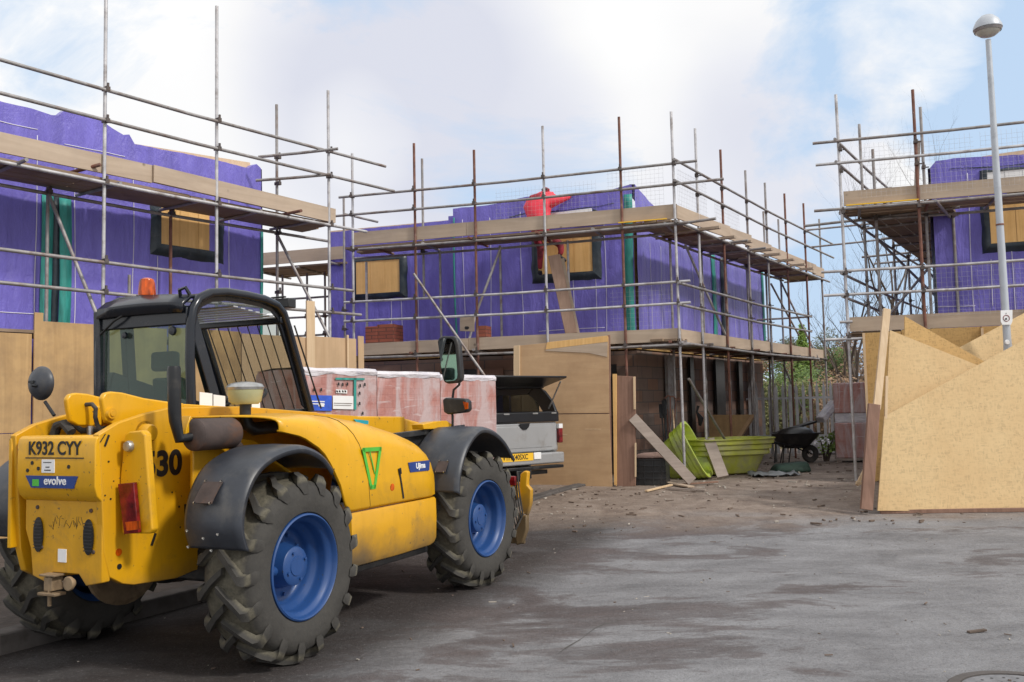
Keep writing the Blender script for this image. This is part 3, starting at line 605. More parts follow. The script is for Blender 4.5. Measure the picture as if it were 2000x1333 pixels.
Est=Line(WMf.pt(tS,0),(D1[1],-D1[0])); MB().beam(WMf.off(-.2).pt(tS,2.7),WMf.off(-.2).pt(tS,5.5),.05,.4,(D1[0],D1[1],0)).build('step_wall',MT['purple'],H2)
i1=WMf.off(-.04)
Pm=[WMf.off(-.05).pt(.05,0)+Vector((.03,0.02,0)),i1.pt(tS,0),WLo.off(-.05).pt(tS,0),WLo.off(-.05).pt(tL,0),WLo.off(-5).pt(tL,0),WMr.off(.05).pt(tE-.05,0)+Vector((-3.5,1.2,0)),WMr.off(.05).pt(tE-.05,0)]
MB().prism([Vector((p.x,p.y,2.63)) for p in Pm],(0,0,2.5)).build('frame_wall',MT['osb2'],H2)
MB().prism([Vector((p.x,p.y,.2)) for p in Pm],(0,0,2.4)).build('ground_wall',MT['block'],H2)
MB().beam(WMf.off(-.12).pt(.4,5.56),WMf.off(-.12).pt(tS-.1,5.50),.09,.12).build('wall_plate',MT['newwood'],H2)
MB().beam(WLo.off(-.1).pt(tS,tpl[0][1]-.02),WLo.off(-.1).pt(tL,tpl[1][1]-.0),.09,.10).build('wall_plate',MT['newwood'],H2)
for px,z0,z1 in ((909,2.9,5.35),(960,2.9,5.35),(1021,2.7,5.4),(1122,2.9,4.0),(1164,2.9,4.0),(1184,2.9,5.2)): tape(H2,WMf,T(WMf,px,4),z0,z1,sM,5)
htape(H2,WMf,.3,tS,2.93,sM,5); htape(H2,WMf,.6,1.9,3.04,sM,5)
for px,z0,z1 in ((767,2.7,3.85),(786,2.7,3.85),(818,2.7,4.9)): tape(H2,WLo,T(WLo,px,4),z0,z1,sM,7)
htape(H2,WLo,tS,tS+1.4,2.98,sM,7)
for px in (1267,1286,1307,1350,1430): tape(H2,WMr,T(WMr,px,4),2.8,4.7 if px!=1430 else 4.2,sR,6)
tape(H2,WMf,.09,2.7,5.55,sM,5,.16,'teal','corner_strip',.02)
for px,w in ((1390,.22),(1487,.16)): tape(H2,WMr,T(WMr,px,4),2.7,4.9,sR,6,w,'teal','corner_strip',.02)
tape(H2,WMr,T(WMr,1408,4),2.7,4.9,sR,6,.35,'blackmem','cavity_strip',.03)
tape(H2,WMf,tS-.02,2.8,5.4,sM,5,.035,'teal','corner_strip',.02)
window(H2,WMf,(1053,470),(1160,531),sM,5,m=(.17,.15,.1,.17)); window(H2,WLo,(700,514),(785,571),sM,7,m=(.15,.10,.1,.13))
stitches(H2,WMf,.35,2.4,lambda t:interp(tpm,t),.30,sM,5)
# brown infill boards and dark door openings in the ground floor
def wallslab(H,L,t0,t1,z0,z1,d0,d1,name,mat,sg):
    n=L.n*sg; b=MB(); b.hexa([L.pt(t0,z0)+n*d0,L.pt(t1,z0)+n*d0,L.pt(t1,z0)+n*d1,L.pt(t0,z0)+n*d1],[L.pt(t0,z1)+n*d0,L.pt(t1,z1)+n*d0,L.pt(t1,z1)+n*d1,L.pt(t0,z1)+n*d1]); return b.build(name,MT[mat],H)
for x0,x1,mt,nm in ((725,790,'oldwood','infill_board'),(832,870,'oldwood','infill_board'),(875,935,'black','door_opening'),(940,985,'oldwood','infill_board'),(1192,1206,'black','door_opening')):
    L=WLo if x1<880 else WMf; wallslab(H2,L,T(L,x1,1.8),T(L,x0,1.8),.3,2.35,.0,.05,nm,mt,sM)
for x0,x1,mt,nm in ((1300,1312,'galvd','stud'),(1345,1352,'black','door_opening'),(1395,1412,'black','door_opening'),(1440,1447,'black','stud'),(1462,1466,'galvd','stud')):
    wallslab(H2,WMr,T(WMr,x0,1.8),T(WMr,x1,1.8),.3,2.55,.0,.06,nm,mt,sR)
# right house
H3=thing('house','purple membrane clad house under construction on the right behind the lamp post','house',tuple(LR.off(1.2).col(1828,.28)),ang((.9504,-.311)))
W3=LR.off(1.2); t3a,t3b=T(W3,1826,4),T(W3,2200,4)
tp3=[(t3a,W3.hit(1808,330).z),(t3a+.08,W3.hit(1815,318).z),(t3a+.35,W3.hit(1850,312).z),(T(W3,2000,5.3),W3.hit(2000,303).z),(t3b,5.75)]
membrane(H3,W3,t3a,t3b,2.6,tp3,-1,12)
W3s=Line(W3.pt(t3a,0),D2); membrane(H3,W3s,0,7,2.6,[(0,tp3[0][1]),(7,5.6)],1,13)
F=[W3.off(.04).pt(t3a+.04,.2),W3.off(.04).pt(t3b,.2),W3.off(6).pt(t3b,.2),W3.off(6).pt(t3a+2.9,.2)]
MB().prism([Vector((p.x,p.y,2.61)) for p in F],(0,0,2.85)).build('frame_wall',MT['osb2'],H3); MB().prism(F,(0,0,2.4)).build('ground_wall',MT['block'],H3)
for px,z0,z1 in ((1896,2.8,5.4),(1933,3.1,3.9),(1974,2.9,4.1)): tape(H3,W3,T(W3,px,4),z0,z1,-1,12)
htape(H3,W3,t3a,T(W3,1905,3),3.13,-1,12); MB().beam(W3.off(.1).pt(T(W3,1925,5),5.66),W3.off(.1).pt(t3b,5.78),.08,.07).build('wall_plate',MT['newwood'],H3)
stitches(H3,W3,t3a+.3,T(W3,2080,5),lambda t:interp(tp3,t),.16,-1,12)
window(H3,W3,(1929,402),(2010,473),-1,12,m=(.13,.14,.05,.16))
window(H3,W3,(1925,340),(2030,345),-1,12,m=(.1,.1,.06,.05),mat='white')
wallslab(H3,W3s,0.05,.9,.3,2.5,.0,.05,'infill_board','osb2',1)
# ---------------------------------------------------------------- telehandler (local: x forward, y left with 0 at the right outer tyre face)
TO=Vector((-1.34,6.0,0)); TA=math.radians(65)
TF=Vector((math.cos(TA),math.sin(TA),0)); TL=Vector((-math.sin(TA),math.cos(TA),0))
TH=thing('telehandler','muddy yellow telescopic handler with blue wheels, black cab and orange beacon parked on the left','telehandler',TO,TA)
TM=WM[TH.name].inverted()
def tb(px,py,b):
    r=ray(px,py); t=((TO-CAM).dot(TL)+b)/r.dot(TL); return TM@(CAM+r*t)
def ta(px,py,a):
    r=ray(px,py); t=((TO-CAM).dot(TF)+a)/r.dot(TF); return TM@(CAM+r*t)
def tbl(name,mb,mat,parent=None,**k): return mb.build(name,MT[mat] if isinstance(mat,str) else mat,parent or TH,local=True,**k)
R0=.625
def wheelset():
    pr=[(.345,.035),(.36,.012),(.40,.002),(.47,-.004),(.525,.010),(.552,.035),(.566,.07),(.576,.13),(.580,.2),(.576,.27),(.566,.33),(.552,.365),(.525,.39),(.47,.404),(.40,.398),(.36,.388),(.345,.365)]
    b=MB(); b.lathe([(r,h-.2) for r,h in pr],(0,0,0),'Y',96)
    # lugs
    nl=17; R=random.Random(2)
    for side in (-1,1):
        for i in range(nl):
            ph=2*math.pi*(i+(.5 if side>0 else 0))/nl; st=[]
            # (y from centre, angle offset, outer r, base r, half angle)
            for y,da,ro,rb,hw in ((-.022,0,.620,.572,.034),(.05,.095,.624,.574,.036),(.11,.19,.625,.572,.039),(.152,.265,.622,.566,.043),(.184,.275,.606,.548,.048),(.203,.25,.572,.52,.052),(.208,.225,.515,.48,.036)):
                st.append((y*side,ph+da,ro+R.uniform(-.004,.003),rb,hw))
            vs=[];fs=[]
            for y,a,ro,rb,hw in st:
                for rr,dd in ((rb,-hw*1.45),(ro,-hw),(ro,hw),(rb,hw*1.45)):
                    vs.append((rr*math.cos(a+dd),y,rr*math.sin(a+dd)))
            m=len(st)
            for k in range(m-1):
                for q in range(3): fs.append((k*4+q,k*4+q+1,(k+1)*4+q+1,(k+1)*4+q))
            fs.append((0,1,2,3)); fs.append(((m-1)*4+3,(m-1)*4+2,(m-1)*4+1,(m-1)*4))
            b.add(vs,fs)
    tyre=b
    rp=[(.338,.055),(.352,.030),(.348,.010),(.338,.004),(.330,.012),(.326,.035),(.318,.050),(.300,.062),(.294,.085),(.292,.125),(.286,.150),(.262,.168),(.254,.205),(.246,.228),(.225,.240),(.19,.236),(.168,.230),(.150,.228)]
    rim=MB().lathe([(r,h-.2) for r,h in rp],(0,0,0),'Y',72)
    rim.lathe([(.338,.055-.2),(.30,.09-.2),(.30,.33-.2),(.345,.37-.2)],(0,0,0),'Y',48)
    for i in range(10):
        a=2*math.pi*i/10; rim.lathe([(0,-.0),(.013,0),(.013,-.018+.0),(0,-.018)],(.205*math.cos(a),.036,.205*math.sin(a)),'Y',8)
    hub=MB().lathe([(.155,.035),(.150,.0),(.135,-.05),(.128,-.100),(.118,-.108),(.065,-.110),(.062,-.116),(0,-.116)],(0,0,0),'Y',40)
    for i in range(4):
        a=.5+2*math.pi*i/4; hub.lathe([(0,-.112),(.010,-.112),(.010,-.122),(0,-.122)],(.095*math.cos(a),0,.095*math.sin(a)),'Y',8)
    hub.tube([(-.19,-.03,-.03),(-.13,-.03,-.03)],.035,10)
    return tyre,rim,hub
wt,wr,wh=wheelset()
WH=[]
def wheel(a,b,flip,steer=0,spin=0):
    w=bpy.data.objects.new('wheel',None); COL.objects.link(w); w.parent=TH; WM[w.name]=Matrix.Identity(4)
    w.scale=(.97,.98,.97); w.location=(a,b,.603); w.rotation_euler=(0,spin,math.pi*flip+steer); w.rotation_mode='YXZ' if False else 'XYZ'
    if not WH:
        for nm,mb,mt in (('tyre',wt,'tyre'),('rim',wr,'blue'),('hub',wh,'blue')):
            o=mb.build(nm,MT[mt],w,True,local=True); o.parent=w; WH.append(o)
    else:
        for s in WH:
            c=s.copy(); COL.objects.link(c); c.parent=w
    return w
wheel(0,.2,0,0,.1); wheel(2.62,.2,0,math.radians(-2.5),.27); wheel(0,2.0,1,0,.4); wheel(2.62,2.0,1,0,.9)
# chassis
ch=MB().box(-.55,3.2,.80,1.40,.62,.90).box(.2,3.0,.82,1.38,.46,.62); ch.box(-.2,.2,.42,1.78,.50,.72); ch.box(2.42,2.82,.42,1.78,.50,.72); ch.box(.3,2.3,1.42,1.9,.5,.9)
tbl('chassis',ch,'black',bevel=.02)
ax=MB(); 
for a in (0,2.62): ax.tube([(a,.34,.61),(a,.8,.61),(a,1.1,.61),(a,1.4,.61),(a,1.86,.61)],[.10,.09,.17,.09,.10],14)
tbl('axle',ax,'exhaust',smooth=True)
tbl('diff_housing',MB().lathe([(0,-.12),(.10,-.11),(.16,-.06),(.17,0),(.14,.1),(0,.12)],(-.1,1.12,.62),'X',24),'black',smooth=True)
tbl('side_rail',MB().beam((.62,.30,.42),(1.95,.30,.42),.09,.05).beam((.62,.42,.44),(1.95,.42,.44),.05,.12),'plasticdk',bevel=.008)
tbl('backing_plate',MB().lathe([(0,-.01),(.31,-.01),(.345,0),(.345,.03),(0,.03)],(0,1.60,.60),'Y',28),'tan')
# rear body
bR=.74; bLf=1.46
def P3(l,f): return [f(*p) for p in l]
# right chassis plate (traced profile at b=.74, 3 cm thick)
prof=[(193,849),(232,826),(286,808),(332,797),(470,794),(620,806),(660,860),(640,1000),(560,1080),(430,1100),(388,1112),(345,1130),(262,1143),(240,1141),(214,1128),(203,1080),(200,1000),(196,900)]
q=[tb(x,y,bR) for x,y in prof]; q=[Vector((p.x,bR,p.z)) for p in q]
tbl('side_plate',MB().prism(q,(0,.05,0)),'yellow2',bevel=.006)
q2=[Vector((p.x,bLf,p.z)) for p in q]; tbl('side_plate',MB().prism(q2,(0,.05,0)),'yellow2',bevel=.006)
# rear counterweight: upper box
aR=min(p.x for p in q)
def rear(px,py,a): v=ta(px,py,a); return v.y,v.z
y0,zt=rear(186,849,aR); y1,_=rear(40,855,aR); _,zm=rear(110,978,aR); _,zb=rear(130,1140,aR)
y0=bR-.005
def rr_box(a0,a1,b0,b1,z0,z1): return MB().box(a0,a1,b0,b1,z0,z1)
up=[(aR+.01,zt-.005),(aR-.012,zt-.02),(aR-.022,zt-.06),(aR-.022,zm+.09),(aR-.005,zm+.03),(aR+.03,zm-.005),(aR+.12,zm-.01),(aR+.12,zt-.005)]
rw=tbl('rear_weight',MB().prism([Vector((a,y0+.008,z)) for a,z in up],(0,y1-y0-.01,0)),'yellow',bevel=.007,seg=3)
lo=[(aR+.03,zm-.012),(aR+.03,zb+.1),(aR+.06,zb-.02),(aR+.12,zb-.02),(aR+.12,zm-.012)]
b0l=y0-.0; b1l=y1-.10
lw=tbl('rear_panel',MB().prism([Vector((aR+.035,y,z)) for y,z in ((b0l+.01,zm),(b0l+.01,zb+.01),(b0l+.14,zb-.015),(b0l+.20,zb+.05),(b1l-.16,zb+.05),(b1l-.10,zb-.015),(b1l+.02,zb+.02),(b1l+.04,zb+.18),(b1l+.09,zb+.30),(b1l+.09,zm))],(.06,0,0)),'yellow2',bevel=.006)
for k in range(2):
    yy=b0l+.115+k*(b1l-b0l-.15); zc=(zm+zb)/2+.03
    tbl('vent_grille',MB().prism([Vector((aR+.031,yy+.042*math.cos(t),zc+.105*math.sin(t))) for t in [2*math.pi*i/24 for i in range(24)]],(-.006,0,0)),'black')
    g=MB()
    for j in range(9): g.beam((aR+.022,yy-.034,zc-.08+.02*j),(aR+.022,yy+.034,zc-.08+.02*j),.006,.005)
    tbl('vent_slats',g,'plasticdk')
# face of upper box lies at a=aR-.05
af=aR-.024
MR=lambda y,z,a=af: Matrix(((0,0,-1,a),(-1,0,0,y),(0,1,0,z),(0,0,0,1)))   # text facing rear, reading left to right
ym=(y0+y1)/2; W_=y1-y0
zx=lambda py: rear(110,py,af)[1]
text('plate_lettering','K932 CYY',.112,MR(ym+.01,zx(877)),MT['ink'],rw,.0015,.0022,.93,local=True)
tbl('plate_line',MB().box(af-.001,af+.01,ym-.24,ym+.26,zx(896),zx(894)),'ink',rw)
tbl('sticker',MB().box(af-.0015,af+.01,ym+.06-.055+.0,ym+.06+.055,zx(924),zx(898)),'white',rw)
tbl('sticker_print',MB().box(af-.0025,af,ym+.03,ym+.10,zx(904.5),zx(903)).box(af-.0025,af,ym+.045,ym+.08,zx(914),zx(912)).box(af-.0025,af,ym+.035,ym+.09,zx(920),zx(918)),'ink',rw)
yb=ym+.03; hw=W_*.33; zA,zB=zx(930),zx(954)
tbl('badge',MB().prism([Vector((af+.004,yb+hw,zA)),Vector((af+.004,yb-hw,zA)),Vector((af+.004,yb-hw+.035,zB)),Vector((af+.004,yb+hw-.05,zB))],(-.007,0,0)),'navy',rw)
text('badge_lettering','evolve',.070,MR(yb-.035,(zA+zB)/2+.006,af-.0045),MT['white'],rw,.001,.0012,1.05,local=True)
tbl('badge_mark',MB().box(af-.005,af-.001,yb+.105,yb+.16,(zA+zB)/2-.026,(zA+zB)/2+.014),'green',rw)
for yy,zz in ((ym+.145,zx(916)),(ym-.115,zx(912)),(ym+.2,zx(905)),(ym+.24,zx(920))): tbl('bolt_hole',MB().lathe([(0,-.002),(.012,-.002),(.012,.004),(0,.004)],(af,yy,zz),'X',12),'ink',rw)
for yy,py in ((b0l+.10,998),(b1l-.02,995),(b0l+.08,1078),(b1l-.06,1075)): tbl('bolt',MB().lathe([(0,-.004),(.011,-.004),(.013,.004)],(aR+.031,yy,zx(py)),'X',10),'exhaust',lw)
tbl('sticker',MB().box(aR+.031,aR+.04,ym-.035,ym+.035,zx(1102),zx(1076)),'white',lw)
sc_l=MB(); R=random.Random(5); yy=ym+.12
for i in range(26):
    y2=yy-R.uniform(.003,.022); z1_=zx(1010+R.uniform(0,26)); z2_=zx(1010+R.uniform(0,30)); sc_l.beam((aR+.0345,yy,z1_),(aR+.0345,y2,z2_),.0022,.0012,(1,0,0)); yy=y2
tbl('scribble',sc_l,'ink',lw)
# left side rail of rear tub sloping up
ql=[ta(36,858,aR)]; 
tubp=[(aR,1.49,zt-.02),(aR,1.49,zm-.3),(-.35,1.49,zm-.3),(-.2,1.49,1.62),(-.45,1.49,1.62)]
tbl('tub_side',MB().prism([Vector(v) for v in tubp],(0,.03,0)),'yellow',bevel=.005)
# hitch
zh=zb+.0
hb=MB().box(aR-.03,aR+.05,ym-.01,ym+.12,zh+.035,zh+.048).box(aR-.02,aR+.06,ym+.02,ym+.09,zh-.05,zh+.03).box(aR-.04,aR+.04,ym-.03,ym+.12,zh-.075,zh-.058)
hb.tube([(aR-.01,ym+.05,zh+.04),(aR-.01,ym+.05,zh-.14)],.012,10); hb.lathe([(0,-.02),(.042,-.02),(.042,.0),(.028,.005),(.028,.02),(0,.02)],(aR+.01,ym-.10,zh+.0),'X',18)
tbl('tow_hitch',hb,'tan',bevel=.004)
# tail light bracket on right
lb=.50; aL=-.84
tl=[ta(x,y,aL) for x,y in ((243,850),(252,843),(276,841),(283,850),(285,880),(297,1035),(292,1043),(238,1043),(234,935))]
tbl('lamp_bracket',MB().prism(tl,(.055,0,0)),'yellow',bevel=.010,seg=3)
la=[ta(x,y,aL-.004) for x,y in ((237,945),(268,942),(277,1040),(249,1043))]
lt=tbl('tail_light',MB().prism(la,(-.028,0,0)),'redlens',bevel=.004)
la=[ta(x,y,aL-.036) for x,y in ((246,1020),(273,1017),(275,1034),(249,1037))]; tbl('indicator_lens',MB().prism(la,(-.006,0,0)),'amber',lt)
p=ta(254,872,aL); tbl('reflector',MB().lathe([(0,-.03),(.028,-.028),(.034,-.015),(.034,.01),(0,.01)],p,'X',20),'steel',smooth=True)
def num(px,py): v=tb(px,py,bR-.002); return v
v=num(318,908); MS=Matrix(((1,0,0,v.x),(0,0,-1,bR-.001),(0,1,0,v.z),(0,0,0,1)))
text('model_number','530',.215,MS,MT['ink'],TH,.0015,.008,1.0,local=True)
sl=MB(); R=random.Random(9)
for px,py,dx,dy,w in ((213,850,-8,22,.012),(206,848,-10,16,.004),(304,1042,-8,24,.016),(362,985,1,22,.016),(350,988,0,4,.01)):
    a=tb(px,py,bR-.004); c=tb(px+dx,py+dy,bR-.004); sl.beam(a,c,.005,w,(1,0,0))
for px,py,r in ((233,1107,.017),(336,962,.005),(212,902,.006),(205,968,.005),(222,940,.004),(216,975,.006),(352,1030,.005)):
    v=tb(px,py,bR-.001); sl.lathe([(0,-.003),(r,-.003),(r,.003),(0,.003)],v,'Y',10)
tbl('slot',sl,'ink')
v=tb(232,1079,bR-.002); tbl('orange_mark',MB().lathe([(0,-.002),(.022,-.002),(.022,.003),(0,.003)],v,'Y',14),'amber')
v=tb(283,846,bR); tbl('pivot_boss',MB().lathe([(0,-.06),(.045,-.06),(.055,-.05),(.058,0),(.075,.0),(.075,.02)],v,'Y',24),'yellow2',smooth=True)
# boom, its pivot plates and hoses
bt=[(203,800),(200,775),(214,765),(240,767),(283,778),(330,785),(470,796),(600,806),(700,813),(797,814),(797,870),(700,880),(500,860),(330,840),(240,828),(212,830),(203,818)]
def b3(l,b): 
    o_=[]
    for x,y in l: p=tb(x,y,.93); o_.append(Vector((p.x,b,p.z)))
    return o_
pvp=[(203,800),(200,778),(206,768),(218,765),(240,767),(283,778),(330,785),(360,788),(360,842),(330,840),(262,832),(222,831),(208,822)]
bo=tbl('boom',MB().prism(b3([(262,790),(330,790),(470,800),(600,808),(700,813),(797,814),(797,870),(700,880),(500,860),(330,840),(262,826)],.965),(0,.25,0)),'yellow',bevel=.012,seg=3)
tbl('pivot_plate',MB().prism(b3(pvp,.93),(0,.04,0)),'yellow',bo,bevel=.010); tbl('pivot_plate',MB().prism(b3(pvp,1.24),(0,.04,0)),'yellow',bo,bevel=.010)
tbl('boom_side',MB().prism(b3([(355,789),(470,796),(600,806),(700,813),(700,872),(500,858),(355,842)],.935),(0,.03,0)),'yellow',bo,bevel=.006)
v=tb(218,808,.92); tbl('pivot_pin',MB().lathe([(0,-.015),(.018,-.015),(.02,-.008),(.033,-.008),(.038,.01)],v,'Y',22),'yellow2',bo,smooth=True)
v=tb(226,812,.90); 
rp=[ta(x,y,-.62) for x,y in ((160,793),(182,793),(183,833),(158,833))]; tbl('ram_end',MB().prism([Vector((-.6,p.y,p.z)) for p in rp],(.05,0,0)),'yellow',bevel=.012)
tbl('hydraulic_hose',MB().tube([ta(x,y,-.66) for x,y in ((120,826),(140,824),(152,815),(153,800),(158,791),(180,790),(187,798),(186,815),(190,830),(198,842))],.014,8).tube([ta(x,y,-.6) for x,y in ((135,850),(145,830),(160,842),(205,838))],.02,8),'rubber',smooth=True)
tbl('ram_rod',MB().tube([ta(176,833,-.62),ta(177,852,-.62)],.022,10),'steel',smooth=True)
tbl('hose_pile',MB().tube([ta(x,y,-.75) for x,y in ((105,852),(112,832),(125,828),(140,845))],.03,8),'rubber',smooth=True)
bs=[tb(x,y,.925) for x,y in ((690,819),(719,822),(719,829),(700,829))]; tbl('boom_sticker',MB().prism(bs,(0,-.004,0)),'cyan',bo)
# front mast and carriage
hd=[tb(x,y,.93) for x,y in ((797,818),(860,835),(900,880),(900,990),(870,990),(840,900),(797,868))]
tbl('boom_head',MB().prism([Vector((p.x,.95,p.z)) for p in hd],(0,.26,0)),'yellow2',bevel=.02)
ca=4.2; cr=MB()
def cp(px,py,a=ca): return ta(px,py,a)
y_c=cp(1020,1000).y
def cpl(l,a0,th): return MB().prism([ta(x,y,a0) for x,y in l],(th,0,0))
cr=cpl([(1016,926),(1024,920),(1031,922),(1029,948),(1037,957),(1036,985),(1029,1008),(1019,1001),(1013,962)],ca,.07)
cr.box(ca+.07,ca+.12,y_c+.02,y_c+1.1,.68,.78); cr.box(ca+.07,ca+.12,y_c+.02,y_c+1.1,.12,.24); cr.box(ca-.25,ca,y_c+.3,y_c+.8,.2,.8)
q_=cpl([(1011,1010),(1028,1006),(1028,1036),(1019,1062),(1008,1066),(1005,1034)],ca-.01,.08); cr.add(q_.v,q_.f)
q_=cpl([(1004,952),(1012,948),(1013,972),(1007,978)],ca-.03,.05); cr.add(q_.v,q_.f)
cr.tube([ta(1020,1000,ca-.02),ta(1016,1012,ca-.02)],.03,8)
crg=tbl('carriage',cr,'yellow2',bevel=.012)
tbl('carriage_lamp',MB().box(ca-.12,ca-.08,y_c+.02,y_c+.14,.76,.86),'redlens',crg,bevel=.01)
hh=MB()
for i in range(5): hh.tube([(ca-.06,y_c+.02+.02*i,.9-.05*i),(ca-.11,y_c-.02+.02*i,.7-.06*i),(ca-.05,y_c-.03+.02*i,.45-.04*i),(ca-.1,y_c+.04,.3)],.009,6)
tbl('carriage_hose',hh,'rubber',crg,smooth=True)
0 and tbl('fork',MB().box(ca+.02,ca+.07,y_c+.1,y_c+.22,.03,.8).box(ca+.05,ca+1.15,y_c+.1,y_c+.22,.03,.07),'black',crg); 0 and tbl('fork',MB().box(ca+.02,ca+.07,y_c+.85,y_c+.97,.03,.8).box(ca+.05,ca+1.15,y_c+.85,y_c+.97,.03,.07),'black',crg)
# engine cover (lofted)
ztops=[(-.42,1.545),(-.1,1.575),(.3,1.585),(.71,1.56),(1.1,1.51),(1.45,1.435),(1.7,1.36),(1.84,1.28),(1.92,1.18)]
zbots=[(-.42,1.46),(-.1,1.485),(.15,1.43),(.33,1.33),(.45,1.20),(.55,1.05),(.62,.875),(1.95,.875)]
P=[]; A=[-.42+.06*i for i in range(40)]; A=[a for a in A if -.08<a<1.92]+[1.92,1.935]
for a in A:
    zt_=interp(ztops,a); zb_=interp(zbots,a); e=max(0,(a-1.72)/.215); inn_=.045*e*e*1.0+(.05 if a>1.93 else 0)
    bo_=.13+inn_+ (.10*max(0,(.35-a)/.8)); row=[]
    if a>1.93: zt_-=.03
    H=zt_-zb_
    for f,db in ((0,.012),(.03,0),(.3,-.0),(.55,.006),(.70,.02),(.80,.045),(.88,.085),(.94,.14),(.98,.22),(1.0,.34),(1.0,.70)):
        zz=zb_+H*f if a>.5 else zt_-(1-f)*max(H,.0)
        row.append(Vector((a-(.55*max(0,1-(a+.06)/.25)*db),bo_+db,zz)))
    P.append(row)
last=[Vector((1.90,.45,max(.88,p.z-.02))) for p in P[-1]]; P.append(last)
ec=MB().grid(P); cov=tbl('engine_cover',ec,'yellow',smooth=True,solid=.012)
# wheel-arch infill behind the rear wheel opening
arch=[(-.42,1.47),(-.05,1.44),(.15,1.41),(.33,1.33),(.45,1.21),(.55,1.06),(.62,.88),(.64,.50),(.5,.5),(-.42,1.0)]
tbl('arch_panel',MB().prism([Vector((a,.565,z)) for a,z in arch],(0,.03,0)).hexa([(-.1,.35,1.36),(.62,.18,.9),(.62,.66,.9),(-.1,.66,1.36)],[(-.1,.35,1.38),(.64,.18,.92),(.64,.66,.92),(-.1,.66,1.38)]),'yellow2',bevel=.01)
arch=[(.30,1.385),(.45,1.27),(.58,1.10),(.68,.88),(.69,.47),(.655,.47),(.64,.87),(.54,1.06),(.43,1.21),(.27,1.33)]
# lower side panel
P=[]
for a,ins,zb_ in ((.655,.05,.50),(.67,.01,.475),(.75,0,.46),(1.3,0,.455),(1.8,0,.46),(1.885,.012,.47),(1.91,.05,.49)):
    P.append([Vector((a,.45,zb_+.0)),Vector((a,.20+ins,zb_)),Vector((a,.145+ins,zb_+.02)),Vector((a,.125+ins,zb_+.06)),Vector((a,.118+ins,.70)),Vector((a,.122+ins,.845)),Vector((a,.135+ins,.862)),Vector((a,.45,.864))])
P=[[Vector((p.x,.45,p.z)) for p in P[0]]]+P+[[Vector((p.x,.45,p.z)) for p in P[-1]]]
lp_=tbl('side_panel',MB().grid(P),'yellow2',smooth=True)
tbl('inner_tray',MB().box(.64,1.89,.16,.75,.50,.85),'black')
# cover trim: seam lines, latch, green mark, navy sticker
def side_b(a): return .13-.003
gp=[[tb(x,y,.122) for x,y in L_] for L_ in ([(707,878),(743,875),(730,952),(726,952)],)]
def strip(pts,w,mat,name,b=.121):
    m_=MB(); Q=[tb(x,y,b) for x,y in pts]
    for a_,c_ in zip(Q,Q[1:]):
        d=(c_-a_).normalized(); m_.beam(a_-d*w*.4,c_+d*w*.4,.004,w,(d.z,0,-d.x))
    return tbl(name,m_,mat,cov)
strip([(710,879),(743,877),(732,951),(725,952),(710,879)],.030,'green','green_emblem'); strip([(722,881),(732,925)],.010,'green','green_emblem')
ns=[tb(x,y,.124) for x,y in ((797,904),(839,899),(838,919),(801,923))]; nsx=tbl('sticker',MB().prism(ns,(0,-.003,0)),'navy',cov)
v=tb(822,910,.118); text('sticker_lettering','Ujima',.062,Matrix(((1,0,0,v.x),(0,0,-1,.1195),(0,1,0,v.z),(0,0,0,1))),MT['white'],nsx,.001,.002,1,local=True)
strip([(780,920),(784,945),(788,972)],.020,'ink','latch_slot'); strip([(781,919),(781.5,923)],.04,'ink','latch_slot')
v=tb(766,952,.124); tbl('orange_mark',MB().lathe([(0,-.003),(.028,-.003),(.028,.003),(0,.003)],v,'Y',14),'amber',cov)
sm=MB()
P_=[]
for i in range(14):
    f=i/13; P_.append(Vector((.88+.20*(1-f)**2*(-1)+.0,0,0)))
# seam of cover: thin dark line following section at a=.95
for (a,row) in ((.90,None),):
    zt_=interp(ztops,a); H=zt_-.875; pts=[]
    for f,db in ((0,.012),(.03,0),(.3,-.0),(.55,.006),(.70,.02),(.80,.045),(.88,.085),(.94,.14),(.98,.22),(1.0,.34)):
        pts.append(Vector((a-.22*f*f,.13+db-.0062,.875+(interp(ztops,a-.22*f*f)-.875)*f+.006*f)))
    tbl('panel_seam',MB().tube(pts,.0022,5),'ink',cov)
# fenders: swept strips
def fender(a0,prof,b0,b1,name='fender'):
    def spl(Pt,n=36):
        out=[]; 
        for i in range(n+1):
            f=i/n*(len(Pt)-1); k=min(int(f),len(Pt)-2); u=f-k; p0=Pt[max(k-1,0)];p1=Pt[k];p2=Pt[k+1];p3=Pt[min(k+2,len(Pt)-1)]
            out.append(tuple(.5*((2*p1[j])+(-p0[j]+p2[j])*u+(2*p0[j]-5*p1[j]+4*p2[j]-p3[j])*u*u+(-p0[j]+3*p1[j]-3*p2[j]+p3[j])*u**3) for j in (0,1)))
        return out
    C=spl(prof); P=[]; s=1 if b1>b0 else -1
    for i,(x,z) in enumerate(C):
        e=min(i,len(C)-1-i); r=math.hypot(x,z); ux,uz=x/r,z/r; tp=.06*max(0,1-e/3)
        row=[]
        for bb,dr in ((b0+s*.004,-.045),(b0,-.02),(b0+s*.012,-.004),(b0+s*.04,.004),((b0+b1)/2,.010),(b1-s*.03,.004),(b1,-.01)):
            cbb=bb if i<len(C)-3 or abs(bb-b0)>.2 else bb
            row.append(Vector((a0+x+ux*dr,cbb,.612+z+uz*dr)))
        P.append(row)
    return tbl(name,MB().grid(P),'fender',smooth=True,solid=.012)
FR=[(-.635,.19),(-.675,.33),(-.635,.51),(-.52,.66),(-.32,.745),(-.08,.765),(.12,.70),(.24,.60)]
FF=[(-.66,.28),(-.62,.46),(-.47,.67),(-.22,.80),(.05,.775),(.30,.665),(.50,.50)]
f1=fender(0,FR,-.03,.39); f2=fender(2.62,FF,-.03,.45); fender(0,FR,2.23,1.77); fender(2.62,FF,2.23,1.77)
